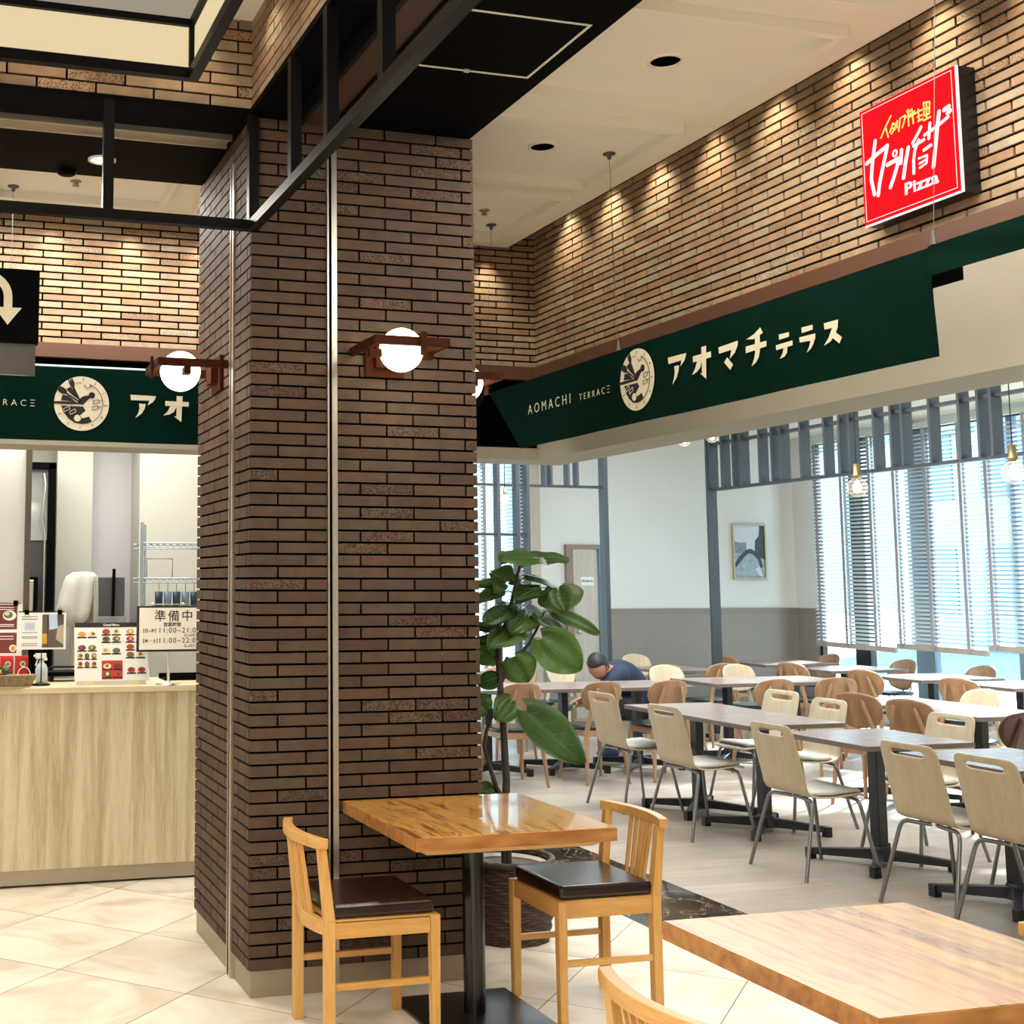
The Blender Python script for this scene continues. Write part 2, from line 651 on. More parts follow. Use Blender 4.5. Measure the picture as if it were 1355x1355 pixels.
FLOOR_T = tile_floor_mat()
FLOOR_P = plank_floor_mat()
MARBLE = marble_mat()


def bricks(mb, o, u, n, length, z0, z1, pitch=0.0487, L=0.2355, joint=0.009, proud=0.012, phase=0.0, ext=0.0, mi=0):
    o, u, n = Vector(o), Vector(u), Vector(n)
    rows = int(round((z1 - z0) / pitch))
    pitch = (z1 - z0) / rows
    for i in range(rows):
        za, zb = z0 + i * pitch + joint / 2, z0 + (i + 1) * pitch - joint / 2
        s = -L * 2 + phase + (L / 2 if i % 2 else 0)
        while s < length + ext:
            a, b = max(s + joint / 2, -ext), min(s + L - joint / 2, length + ext)
            s += L
            if b - a < 0.02:
                continue
            c = o + u * (a + b) / 2 + Z * (za + zb) / 2 + n * (proud - 0.004) / 2
            mb.obox(c, u * (b - a) / 2, n * (proud + 0.004) / 2, Z * (zb - za) / 2, mi)


# ------------------------------------------------------------------ floors
b = MB().box(-3, 3.345, -3, 6.98, -0.1, 0)
b.box(-3, 2.6, 6.98, 10.2, -0.1, 0)
struct(b.build('floor', FLOOR_T))
b = MB().box(3.345, 3.95, -3, 7.5, -0.1, 0).box(2.6, 3.345, 6.98, 7.5, -0.1, 0)
struct(b.build('floor_border', MARBLE))
b = MB().box(3.95, 10.9, -3, 7.5, -0.1, 0).box(2.6, 10.9, 7.5, 14.0, -0.1, 0)
struct(b.build('floor_planks', FLOOR_P))

# ------------------------------------------------------------------ pillar
px0, px1, py0, py1 = 1.292, 2.262, 4.946, 5.93
b = MB().box(px0, px1, py0, py1, 0.1, 3.53, 1)
bricks(b, (px0, py0, 0), X, -Y, px1 - px0, 0.1, 3.53, phase=1.867 - 1.292 - 2 * 0.2355 + 0.11775, ext=0.012)
bricks(b, (px0, py0, 0), Y, -X, py1 - py0, 0.1, 3.53, phase=0.05)
bricks(b, (px1, py0, 0), Y, X, py1 - py0, 0.1, 3.53, phase=0.03)
bricks(b, (px0, py1, 0), X, Y, px1 - px0, 0.1, 3.53, phase=0.02, ext=0.012)
struct(b.build('pillar', [BRICK_P, GROUT]))
b = MB().box(px0 - 0.002, px1 + 0.002, py0 - 0.002, py1 + 0.002, 0, 0.1)
struct(b.build('baseboard_pillar', STEEL_BASE))
# steel shutter guide rails let into two faces of the pillar
b = MB().box(1.625, 1.648, py0 - 0.02, py0 - 0.004, 0, 3.5).box(1.612, 1.625, py0 - 0.014, py0 - 0.001, 0, 3.5, 1)
b.box(1.606, 1.613, py0 - 0.02, py0 - 0.004, 0, 3.5)
struct(b.build('trim_front_rail', [STEEL, DARKREC]))
b = MB().box(px0 - 0.02, px0 - 0.002, 5.21, 5.235, 0, 3.42).box(px0 - 0.012, px0 - 0.001, 5.235, 5.26, 0, 3.42, 1).box(px0 - 0.02, px0 - 0.002, 5.26, 5.272, 0, 3.42)
struct(b.build('trim_side_rail', [STEEL, DARKREC]))

# ------------------------------------------------------------------ header walls round the food hall
HX, HY = 3.638, 7.0
b = MB().box(HX, HX + 0.28, -3, HY + 0.28, 2.42, 4.1, 1)
bricks(b, (HX, -3, 0), Y, -X, HY + 3, 2.915, 4.01, pitch=0.0405, L=0.22, joint=0.0105, phase=0.05)
struct(b.build('wall_right', [BRICK_H, GROUT]))
b = MB().box(-3, HX, HY + 0.012, HY + 0.29, 2.42, 4.1, 1)
bricks(b, (-3, HY + 0.012, 0), X, -Y, HX + 3, 2.915, 4.01, pitch=0.0405, L=0.22, joint=0.0105, phase=0.1)
struct(b.build('wall_back', [BRICK_H, GROUT]))
# brown trim under the bricks, black recess, cream fascia
b = MB().box(HX - 0.045, HX, -3, HY - 0.03, 2.835, 2.915).box(-3, HX, HY - 0.045, HY + 0.012, 2.835, 2.915)
struct(b.build('trim_brown_band', BROWN_TRIM))
b = MB().box(HX - 0.006, HX, 3.68, HY - 0.01, 2.70, 2.835).box(-3, HX, HY + 0.0, HY + 0.012, 2.42, 2.835)
struct(b.build('trim_black_recess', DARKREC))
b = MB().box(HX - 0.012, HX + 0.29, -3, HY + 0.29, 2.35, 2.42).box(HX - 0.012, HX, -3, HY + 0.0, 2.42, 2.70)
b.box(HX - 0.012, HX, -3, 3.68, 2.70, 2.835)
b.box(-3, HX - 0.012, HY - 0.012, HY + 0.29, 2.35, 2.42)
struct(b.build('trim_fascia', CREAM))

# ------------------------------------------------------------------ ceilings
b = MB()
# corridor ceiling with shallow raised panels, right part then the strip behind the black beam
b.box(2.262, 3.445, -3, 6.99, 3.66, 3.74).box(-3, 2.262, 5.9, 6.99, 3.66, 3.74)
for y0, y1 in ((5.87, 6.72), (4.83, 5.71), (3.78, 4.63), (2.73, 3.58), (1.68, 2.53)):
    w_ = 0.035
    x0, x1 = 2.30, 3.265
    b.box(x0, x1, y0, y0 + w_, 3.615, 3.66).box(x0, x1, y1 - w_, y1, 3.615, 3.66).box(x1 - w_, x1, y0 + w_, y1 - w_, 3.615, 3.66)
for x0, x1 in ((-0.75, 0.15), (0.32, 1.22), (1.39, 2.2)):
    w_ = 0.022
    y0, y1 = 6.05, 6.66
    b.box(x0, x1, y0, y0 + w_, 3.615, 3.66).box(x0, x1, y1 - w_, y1, 3.615, 3.66).box(x1 - w_, x1, y0 + w_, y1 - w_, 3.615, 3.66).box(x0, x0 + w_, y0 + w_, y1 - w_, 3.615, 3.66)
struct(b.build('ceiling', CEIL))
b = MB().box(3.445, HX + 0.28, -3, HY, 4.1, 4.15)
struct(b.build('ceiling_slot', CEIL))
b = MB().box(-3, 1.28, -3, 4.95, 3.94, 4.0)
struct(b.build('ceiling_lobby', CEIL))
b = MB().box(HX + 0.28, 10.9, -3, 14.0, 3.45, 3.55).box(2.6, HX + 0.28, HY + 0.28, 14.0, 3.45, 3.55).box(-3, 2.6, HY + 0.29, 10.2, 3.0, 3.1)
struct(b.build('ceiling_hall', CEIL))

struct(MB().box(-3.1, 11.0, -3.1, 14.05, 4.15, 4.25).build('roof', CEIL))  # unseen slab, added to keep sky light out of the ceiling void

# ------------------------------------------------------------------ brick beam over the pillar (two legs) with black soffit
b = MB().box(-3, 1.292, 4.946, 5.88, 3.55, 4.1, 1).box(1.292, 2.25, -3, 5.88, 3.55, 4.1, 1)
bricks(b, (-3, 4.946, 0), X, -Y, 4.292, 3.555, 3.945, phase=0.1)
bricks(b, (1.292, 4.946, 0), -Y, -X, 7.9, 3.555, 3.945, phase=0.12)
struct(b.build('beam', [BRICK_P if False else BRICK_H, GROUT]))
b = MB().box(-3, 1.27, 4.92, 5.9, 3.53, 3.555).box(1.27, 2.266, -3, 5.9, 3.53, 3.555)
b.box(2.25, 2.266, -3, 5.9, 3.555, 3.66)
b.box(-3, 1.27, 5.88, 5.9, 3.555, 3.66)
struct(b.build('trim_black_soffit', BLACK))
# white joint of a hatch in the black soffit
b = MB()
for x0, x1, y0, y1 in ((1.74, 2.20, 4.252, 4.262), (1.74, 2.20, 3.775, 3.785), (2.19, 2.20, 3.785, 4.252)):
    b.box(x0, x1, y0, y1, 3.5275, 3.531)
b.box(1.93, 1.95, 4.245, 4.255, 3.52, 3.531)
struct(b.build('trim_hatch_joint', mat('white_joint', 'D8D4CA', 0.5)))
# shutter slot and track
b = MB().box(-3, 1.255, 5.17, 5.19, 3.505, 3.53).box(-3, 1.255, 5.27, 5.29, 3.505, 3.53).box(-3, 1.255, 5.19, 5.27, 3.522, 3.53, 1)
struct(b.build('trim_shutter_track', [STEEL, STEEL_BASE]))
b = MB().box(1.62, 1.66, -1, 4.93, 3.50, 3.53).box(1.44, 1.46, -1, 4.93, 3.46, 3.53).box(1.46, 1.62, -1, 4.93, 3.522, 3.53, 1)
struct(b.build('trim_shutter_slot', [BLACKM, mat('shutter_wood_brown', '3E2A1C', 0.5)]))

# ------------------------------------------------------------------ food hall far walls, windows
FY, WX = 13.9, 10.8
b = MB()
b.box(7.04, WX, FY, FY + 0.15, 1.30, 3.45)
b.box(7.04, 7.53, FY - 0.012, FY, 0.0, 1.22, 1).box(8.0, WX, FY - 0.012, FY, 0.0, 1.22, 1).box(7.04, 7.53, FY - 0.02, FY, 1.22, 1.30, 2).box(8.0, WX, FY - 0.02, FY, 1.22, 1.30, 2)
b.box(7.04, WX, FY, FY + 0.15, 0, 1.30)
b.box(2.6, 7.04, FY, FY + 0.15, 3.2, 3.45).box(2.6, 7.04, FY, FY + 0.15, 0, 0.35).box(2.6, 4.4, FY, FY + 0.15, 0.35, 3.2)
struct(b.build('wall_far', [WHITEW, WAINS, WAINS_RAIL]))
b = MB().box(7.04, 7.16, FY - 0.12, FY, 0, 3.45)
struct(b.build('trim_far_column', mat('beige_column', 'B8AEA0', 0.6)))
b = MB()
b.box(WX, WX + 0.12, 13.52, FY, 1.30, 3.45).box(WX, WX + 0.12, 13.52, FY, 0, 1.22, 1).box(WX - 0.008, WX + 0.12, 13.52, FY, 1.22, 1.30, 2)
b.box(WX, WX + 0.12, 6.0, 13.52, 3.38, 3.45).box(WX, WX + 0.12, 6.0, 13.52, 0, 0.12)
b.box(WX, WX + 0.12, -3, 6.0, 0, 3.45)
struct(b.build('wall_window', [WHITEW, WAINS, WAINS_RAIL]))
b = MB().box(2.5, 2.6, HY + 0.29, FY, 0, 3.45)
struct(b.build('wall_divider', WHITEW))
# unseen shell of the lobby
b = MB().box(-3.1, -3, -3, 10.2, 0, 4.1)
struct(b.build('wall_left', WHITEW))
b = MB().box(-3, 10.9, -3.1, -3, 0, 4.1)
struct(b.build('wall_rear', WHITEW))

MULL = mat('dark_mullion', '1B2026', 0.4, 0.2)
MULLB = mat('slate_blue_mullion', '5E7486', 0.5)
PANE = glass('window_glass')


def window(name, axis, c, a0, a1, z0, z1, mull):
    """a fixed window: frame with mullions, and one pane"""
    f = MB()
    def bx(a, b_, d0, d1, za, zb, mi=0):
        if axis == 'y':
            f.box(c + d0, c + d1, a, b_, za, zb, mi)
        else:
            f.box(a, b_, c + d0, c + d1, za, zb, mi)
    bx(a0, a1, 0.02, 0.09, z0, z0 + 0.05)
    bx(a0, a1, 0.02, 0.09, z1 - 0.05, z1)
    bx(a0, a0 + 0.05, 0.02, 0.09, z0, z1)
    bx(a1 - 0.05, a1, 0.02, 0.09, z0, z1)
    for m0, m1, mi in mull:
        bx(m0, m1, 0.03, 0.11, z0, z1, mi)
    o = struct(f.build(name, [MULL, MULLB]))
    p = MB()
    if axis == 'y':
        p.box(c + 0.055, c + 0.061, a0, a1, z0, z1)
    else:
        p.box(a0, a1, c + 0.055, c + 0.061, z0, z1)
    p.build('pane', PANE, o)
    return o


window('window_1', 'y', WX, 6.0, 13.52, 0.12, 3.38, [(12.66, 12.91, 0), (11.68, 11.95, 1), (10.50, 10.56, 1), (9.3, 9.5, 0), (7.9, 7.96, 0)])
window('window_2', 'x', FY, 4.4, 7.04, 0.35, 3.2, [(5.2, 5.26, 1), (6.0, 6.06, 1)])

# door in the far wall
DOORW = wood('pale_door_wood', 'CFC7BC', 'B9AFA2', 'z', 5, 0.4)
d = MB().box(7.62, 7.96, FY - 0.035, FY - 0.002, 0, 2.02)
do = struct(d.build('door_1', DOORW))
fr = MB().box(7.53, 7.62, FY - 0.06, FY, 0, 2.07).box(7.96, 8.0, FY - 0.06, FY, 0, 2.07, 1).box(7.62, 7.96, FY - 0.06, FY, 2.02, 2.07)
fr.build('door_frame', [mat('brown_door_jamb', '8E7668', 0.5), MULLB], do)
MB().box(7.66, 7.72, FY - 0.08, FY - 0.035, 1.02, 1.06).build('door_handle', STEEL, do)
sgn = MB().box(7.73, 7.90, FY - 0.04, FY - 0.035, 1.58, 1.68)
so = sgn.build('door_sign', mat('white_plate', 'F0F2F2', 0.5), do)
tm = MB().mesh_in(text_mesh('関係者以外', 0.03, 0.0008, 0.0005, align='CENTER'), plane_M((7.815, FY - 0.0405, 1.62), X, Z, -Y))
tm.build('sign_text', mat('ink_dark', '2A3036', 0.6), so)

# ------------------------------------------------------------------ outside the windows
b = MB().box(10.95, 60, -10, 60, -0.3, -0.1).box(-20, 10.95, 14.1, 60, -0.3, -0.1)
struct(b.build('ground', mat('pale_paving', 'ECEBE6', 0.8, scale=0.5)))
FAC = mat('grey_blue_facade', 'A9C2CE', 0.7, scale=0.6, var=0.1)
FACD = mat('facade_window_dark', '6F8CA0', 0.25)
FACB = mat('beige_facade', 'B5B0A6', 0.8, scale=0.6)


def building(label, x0, x1, y0, y1, h, cols, rows, side, m_):
    r = thing('building', label, 'building', ((x0 + x1) / 2, (y0 + y1) / 2, -0.1))
    hx, hy = (x1 - x0) / 2, (y1 - y0) / 2
    MB().box(-hx, hx, -hy, hy, 0, h).build('wall', m_, r)
    for i in range(cols):
        for j in range(rows):
            z0 = 0.9 + j * (h - 0.6) / rows
            k = MB()
            if side == 'x':
                wd = 2 * hy / cols
                ya = -hy + (i + 0.2) * wd
                k.box(-hx - 0.05, -hx + 0.02, ya, ya + wd * 0.6, z0, z0 + (h - 0.6) / rows * 0.6)
            else:
                wd = 2 * hx / cols
                xa = -hx + (i + 0.2) * wd
                k.box(xa, xa + wd * 0.6, -hy - 0.05, -hy + 0.02, z0, z0 + (h - 0.6) / rows * 0.6)
            k.build('window', FACD, r)
    MB().box(-hx - 0.2, hx + 0.2, -hy - 0.2, hy + 0.2, h, h + 0.25).build('roof', FACB, r)


building('grey blue office block seen through the blinds', 26, 34, 19.5, 29, 6.5, 4, 2, 'x', FAC)
building('low beige building seen low through the third blind', 22, 27, 13.2, 16.5, 2.6, 3, 1, 'x', FACB)

# ------------------------------------------------------------------ wall lamps: globe in a wooden bracket
GLOBE = glow('milk_glass_lit', 'FFF3D6', 5.5)
LWOOD = wood('lamp_bracket_wood', '4A2413', '2E150A', 'x', 8, 0.75)
LWOOD.node_tree.nodes['Principled BSDF'].inputs['Specular IOR Level'].default_value = 0.08


def make_sconce():
    """local frame: wall plane is y = 0, the lamp sticks out along -y"""
    t = thing('wall_lamp', 'globe lamp', 'wall lamp')
    MB().box(-0.095, 0.075, -0.018, 0, -0.075, 0.085).box(-0.06, 0.04, -0.05, -0.018, -0.04, 0.05).build('wall_plate', LWOOD, t, 0.003)
    a = MB()
    a.box(-0.16, 0.16, -0.31, -0.285, 0.01, 0.045)
    a.box(-0.16, -0.138, -0.285, 0.0, 0.01, 0.045)
    a.box(0.138, 0.16, -0.285, 0.0, 0.01, 0.045)
    a.build('bracket', LWOOD, t, 0.003)
    MB().box(0.03, 0.056, -0.322, -0.31, -0.03, 0.065).build('clamp', LWOOD, t, 0.002)
    MB().box(-0.14, -0.085, -0.19, -0.16, -0.02, 0.012).build('side_holder', LWOOD, t, 0.002)
    MB().box(0.085, 0.14, -0.19, -0.16, -0.02, 0.012).build('side_holder', LWOOD, t, 0.002)
    MB().sphere((0, -0.18, 0.012), 0.09, 28).build('globe', GLOBE, t)
    return t


sc = Placer(make_sconce())
sc.put('lit globe lamp in wooden bracket on the front of the brick pillar', (1.864, 4.934, 2.529), 0)
sc.put('lit globe lamp in wooden bracket on the left side of the brick pillar', (1.28, 5.49, 2.525), -PI / 2)
sc.put('globe lamp on the pillar side facing the food hall, mostly hidden by the pillar', (2.274, 5.46, 2.525), PI / 2)
for i_, (x_, y_, z_) in enumerate(((1.864, 4.70, 2.40), (1.06, 5.49, 2.40), (2.50, 5.46, 2.40))):
    l_ = bpy.data.lights.new('globe_light', 'POINT')
    l_.energy = 1.6
    l_.color = WARM
    l_.shadow_soft_size = 0.09
    o_ = bpy.data.objects.new('globe_light', l_)
    C.objects.link(o_)
    o_.location = (x_, y_, z_)

# ------------------------------------------------------------------ wall washers in the ceiling slot (their own light)
def spot(loc, target, power, angle, color=WARM, blend=0.5, name='washer_light', size=0.02):
    l = bpy.data.lights.new(name, 'SPOT')
    l.energy = power
    l.color = color
    l.spot_size = math.radians(angle)
    l.spot_blend = blend
    l.shadow_soft_size = size
    o = bpy.data.objects.new(name, l)
    C.objects.link(o)
    o.location = loc
    d = Vector(target) - Vector(loc)
    o.rotation_euler = d.to_track_quat('-Z', 'Y').to_euler()
    return o


for i in range(13):
    y = 6.53 - 0.468 * i
    spot((3.50, y, 3.86), (3.60, y, 3.10), 34, 84, (1.0, 0.88, 0.66), 1.0)
for i in range(11):
    x = 3.30 - 0.44 * i
    spot((x, 6.905, 3.655), (x, 6.985, 2.95), 22, 78, (1.0, 0.88, 0.66), 1.0)

for i in range(5):
    spot((1.0 - 0.55 * i, 4.78, 3.93), (1.0 - 0.55 * i, 4.93, 3.5), 7, 100, (1.0, 0.88, 0.66), 1.0)
for i in range(5):
    spot((1.13, 4.6 - 0.6 * i, 3.93), (1.29, 4.6 - 0.6 * i, 3.5), 6, 100, (1.0, 0.88, 0.66), 1.0)

# ------------------------------------------------------------------ green cloth banners
GREEN = mat('dark_green_cloth', '041E17', 0.95, spec=0.04, var=0.06, scale=30, bump=0.1)
PRINT = mat('cream_print', 'D9CFB6', 0.8, var=0.01)
INK = mat('dark_print', '15110F', 0.8, var=0.01)
WIRE = mat('steel_wire', '4A4744', 0.5, 0.0)
''' shapes of the lettering, in metres across and up the banner '''
SIGN_WHITE= [[(0.0777, 0.3242), (0.0666, 0.2816), (0.0547, 0.2288), (0.0473, 0.1796), (0.0604, 0.1165)], [(0.0276, 0.2505), (0.0774, 0.2677), (0.1398, 0.285), (0.1274, 0.251), (0.1068, 0.1966), (0.0901, 0.1509), (0.0804, 0.1079)], [(0.1347, 0.2105), (0.1929, 0.2167), (0.1831, 0.1873), (0.1678, 0.157), (0.1453, 0.1196)], [(0.2098, 0.2436), (0.2033, 0.1957)], [(0.2441, 0.2421), (0.2253, 0.1836), (0.2135, 0.135)], [(0.3115, 0.2978), (0.2925, 0.2774), (0.2666, 0.2518)], [(0.2708, 0.2389), (0.3217, 0.2461)], [(0.2959, 0.2531), (0.2759, 0.2214), (0.2671, 0.1848), (0.265, 0.1361)], [(0.2924, 0.1839), (0.333, 0.1836), (0.3291, 0.1547), (0.2949, 0.1472)], [(0.2941, 0.1636), (0.3289, 0.1694)], [(0.319, 0.2069), (0.3536, 0.2147)], [(0.326, 0.2623), (0.3853, 0.274), (0.4406, 0.2903)], [(0.3544, 0.2972), (0.3451, 0.2429)], [(0.3998, 0.3245), (0.3881, 0.2706), (0.3739, 0.1981), (0.3601, 0.131)], [(0.4238, 0.3229), (0.4462, 0.3276)], [(0.4387, 0.3054), (0.451, 0.3105)]]
SIGN_RING= [(0.1769, 0.2421)]
SIGN_YEL= [[(0.1653, 0.3945), (0.1348, 0.3607), (0.1087, 0.3263)], [(0.1349, 0.3632), (0.1466, 0.3168)], [(0.1737, 0.362), (0.1564, 0.3327)], [(0.1734, 0.3571), (0.1893, 0.3565), (0.1815, 0.339), (0.1645, 0.3237)], [(0.1674, 0.3466), (0.1831, 0.3334)], [(0.1964, 0.364), (0.1933, 0.3374)], [(0.2104, 0.3665), (0.2069, 0.3451), (0.2013, 0.3209)], [(0.2184, 0.3686), (0.238, 0.37), (0.2321, 0.3511), (0.2202, 0.3293)], [(0.252, 0.3864), (0.2523, 0.3239)], [(0.2439, 0.3619), (0.2666, 0.3646)], [(0.2473, 0.3831), (0.2506, 0.3744)], [(0.2613, 0.3805), (0.2583, 0.3741)], [(0.271, 0.3819), (0.2755, 0.3256)], [(0.2596, 0.3561), (0.2931, 0.3598)], [(0.283, 0.37), (0.2792, 0.3614)], [(0.302, 0.3694), (0.3034, 0.3254)], [(0.297, 0.3614), (0.3203, 0.3612)], [(0.297, 0.3426), (0.3196, 0.3417)], [(0.2989, 0.3246), (0.321, 0.3264)], [(0.3301, 0.3846), (0.3588, 0.3778), (0.3539, 0.3341), (0.3291, 0.3348), (0.3301, 0.3846)], [(0.3434, 0.3796), (0.3405, 0.3194)], [(0.3296, 0.3602), (0.3566, 0.3551)], [(0.3255, 0.3184), (0.3591, 0.32)]]
GLYPHS= [[(1.7351, 0.2528), (1.8713, 0.2505), (1.8674, 0.2361), (1.8573, 0.2197), (1.8272, 0.2005), (1.8369, 0.225), (1.7389, 0.2243)], [(1.7816, 0.208), (1.8172, 0.2064), (1.8116, 0.1818), (1.7977, 0.1566), (1.7624, 0.1296), (1.7777, 0.1566), (1.7843, 0.1801)], [(1.9207, 0.2269), (2.0484, 0.2264), (2.047, 0.2021), (1.9213, 0.2011)], [(1.9821, 0.2559), (2.0144, 0.256), (2.0083, 0.1177), (1.968, 0.1476), (1.9816, 0.1455)], [(1.9493, 0.2011), (1.9829, 0.2013), (1.9693, 0.1711), (1.9447, 0.1561), (1.9113, 0.1495), (1.9336, 0.171)], [(2.1011, 0.2333), (2.2284, 0.2376), (2.2245, 0.2179), (2.2078, 0.1943), (2.1719, 0.1737), (2.1859, 0.2084), (2.1024, 0.207)], [(2.1541, 0.1825), (2.1905, 0.1478), (2.172, 0.1281), (2.1346, 0.1652)], [(2.369, 0.2633), (2.3846, 0.24), (2.3569, 0.2314), (2.3221, 0.2258), (2.2832, 0.233), (2.3319, 0.2445)], [(2.2771, 0.2044), (2.4044, 0.205), (2.403, 0.1834), (2.2773, 0.1781)], [(2.3355, 0.2327), (2.3655, 0.2326), (2.3618, 0.1726), (2.3535, 0.1493), (2.3353, 0.1314), (2.3088, 0.1209), (2.326, 0.1485), (2.3333, 0.1694)], [(2.4794, 0.2148), (2.5373, 0.2134), (2.5362, 0.1965), (2.4797, 0.1948)], [(2.4598, 0.1769), (2.5549, 0.1782), (2.5545, 0.1597), (2.4611, 0.1577)], [(2.5018, 0.1585), (2.5242, 0.1582), (2.5205, 0.1376), (2.5062, 0.1257), (2.4792, 0.1212), (2.4966, 0.1396)], [(2.6081, 0.2166), (2.6676, 0.2154), (2.668, 0.1976), (2.6091, 0.1954)], [(2.5943, 0.1824), (2.6819, 0.1805), (2.6793, 0.1628), (2.6683, 0.1442), (2.6562, 0.1308), (2.6326, 0.1184), (2.6477, 0.1402), (2.6542, 0.1587), (2.5954, 0.1628)], [(2.7283, 0.2085), (2.8022, 0.208), (2.7974, 0.1786), (2.7847, 0.1598), (2.7602, 0.1376), (2.7245, 0.1273), (2.7503, 0.1521), (2.7705, 0.1839), (2.7305, 0.1855)], [(2.7851, 0.1658), (2.8177, 0.141), (2.8036, 0.121), (2.7717, 0.1471)]]


def banner(label, o, u, n, u_tl, u_bl, u_tr, u_br, h, lettered=True, hemsag=0.0):
    o, u, n = Vector(o), Vector(u), Vector(n)
    t = thing('cloth_banner', label, 'banner', o, group='green banners hung on wires')
    mb = MB()
    cols, rows = 60, 6
    fr, bk = [], []
    for j in range(rows + 1):
        f = j / rows
        ul, ur = u_bl + (u_tl - u_bl) * f, u_br + (u_tr - u_br) * f
        for i in range(cols + 1):
            g = i / cols
            uu = ul + (ur - ul) * g
            wv = 0.004 * math.sin(uu * 5.1 + 0.7) * (1 - f) + 0.002 * math.sin(uu * 13 + j)
            q = u * uu + Z * (h * f - hemsag * (1 - f) * math.sin(uu * 2.2) * 0.4) + n * wv
            fr.append(q)
            bk.append(q - n * 0.003)
    N = cols + 1
    fs = []
    for j in range(rows):
        for i in range(cols):
            a, b_, c_, d_ = j * N + i, j * N + i + 1, (j + 1) * N + i + 1, (j + 1) * N + i
            fs.append((a, b_, c_, d_) if u.cross(Z).dot(n) > 0 else (a, d_, c_, b_))
            k = len(fr)
            fs.append((a + k, d_ + k, c_ + k, b_ + k) if u.cross(Z).dot(n) > 0 else (a + k, b_ + k, c_ + k, d_ + k))
    mb._add(fr + bk, fs, 0, True)
    mb.build('cloth', GREEN, t)
    r = MB().tube([u * u_tl - n * 0.008 + Z * (h - 0.004), u * u_tr - n * 0.008 + Z * (h - 0.004)], 0.006, 6)
    r.build('rod', WIRE, t)
    if not lettered:
        return t
    of = n * 0.006
    d = n * 0.001
    k = MB()
    for gi_, g in enumerate(GLYPHS):
        k.prism(g, of + n * 0.0003 * (gi_ % 3), u, Z, d)
    k.build('katakana_lettering', PRINT, t)
    k = MB()
    k.mesh_in(text_mesh('AOMACHI', 0.074, -0.0007, 0.0004, 1.56), plane_M(of + u * 0.405 + Z * 0.172, u, Z, n))
    k.build('latin_lettering', PRINT, t)
    k = MB()
    k.mesh_in(text_mesh('TERRACΞ', 0.047, -0.0005, 0.0004, 1.62), plane_M(of + u * 0.955 + Z * 0.172, u, Z, n))
    k.build('latin_lettering', PRINT, t)
    # round clock-like emblem with cutlery and two diners
    R = 0.142
    cu, cv = 1.482, 0.196
    def P(pts):
        return [(cu + (x - 295) / 222 * R, cv - (y - 273) / 222 * R) for x, y in pts]
    dsc = MB().disc((cu, cv), R, of, u, Z, d, 56).build('emblem', PRINT, t)
    o2, o3 = of + n * 0.0015, of + n * 0.003
    k = MB()
    w1 = R * 0.018
    for i in range(12):
        a = PI / 2 - i * PI / 6 - 0.05
        if i in (9, 10, 11):
            continue
        k.stroke([(cu + R * 0.84 * math.cos(a), cv + R * 0.84 * math.sin(a)), (cu + R * 0.93 * math.cos(a), cv + R * 0.93 * math.sin(a))], w1, o2, u, Z, d)
    arc = [(cu + R * 0.77 * math.cos(a), cv + R * 0.77 * math.sin(a)) for a in [math.radians(104 - 6 * i) for i in range(3)]]
    k.stroke(arc, w1, o2, u, Z, d)
    arc = [(cu + R * 0.77 * math.cos(a), cv + R * 0.77 * math.sin(a)) for a in [math.radians(68 - 6 * i) for i in range(22)]]
    k.stroke(arc, w1, o2, u, Z, d)
    for i in range(5):
        a = math.radians(200 + i * 35)
        c0 = P([(342, 118)])[0]
        k.stroke([(c0[0] + R * 0.09 * math.cos(a), c0[1] + R * 0.09 * math.sin(a)), (c0[0] + R * 0.16 * math.cos(a), c0[1] + R * 0.16 * math.sin(a))], w1, o2, u, Z, d)
    k.prism(P([(168, 160), (205, 138), (240, 185), (268, 242), (215, 205)]), o2, u, Z, d)
    k.prism(P([(128, 252), (138, 208), (185, 214), (252, 265)]), o2, u, Z, d)
    k.prism(P([(130, 296), (306, 298), (328, 330), (285, 368), (300, 395), (356, 378), (380, 418), (345, 434), (300, 441), (240, 432), (190, 398), (150, 350)]), o2, u, Z, d)
    k.prism(P([(180, 84), (186, 78), (198, 108), (196, 76), (203, 72), (212, 102), (208, 70), (215, 68), (236, 112), (232, 140), (286, 248), (274, 250), (216, 146), (198, 128)]), o2, u, Z, d)
    k.disc(P([(135, 170)])[0], R * 0.20, o2, u, Z, d, 20, 0, (1, 0.58), -0.55)
    k.prism(P([(158, 196), (168, 188), (290, 262), (282, 272)]), o2, u, Z, d)
    k.prism(P([(70, 262), (130, 260), (270, 266), (280, 274), (262, 280), (130, 283), (70, 280)]), o2, u, Z, d)
    k.prism(P([(272, 242), (300, 216), (345, 204), (368, 220), (340, 245), (306, 282), (270, 280)]), o2, u, Z, d)
    k.disc(P([(376, 203)])[0], R * 0.118, o2, u, Z, d, 20)
    for c0 in ((412, 255), (405, 305)):
        a_, b_, c_, e_ = P([(c0[0] - 26, c0[1] - 8), (c0[0] + 22, c0[1] - 18), (c0[0] + 26, c0[1] + 6), (c0[0] - 22, c0[1] + 18)])
        k.stroke([a_, b_, c_, e_, a_], w1, o2, u, Z, d)
        k.stroke(P([(c0[0] + 24, c0[1] - 6), (c0[0] + 50, c0[1] - 14)]), w1, o2, u, Z, d)
    k.build('emblem_print', INK, dsc)
    k = MB()
    k.disc(P([(262, 394)])[0], R * 0.125, o3, u, Z, d, 20)
    k.prism(P([(284, 372), (326, 334), (352, 376), (304, 394)]), o3, u, Z, d)
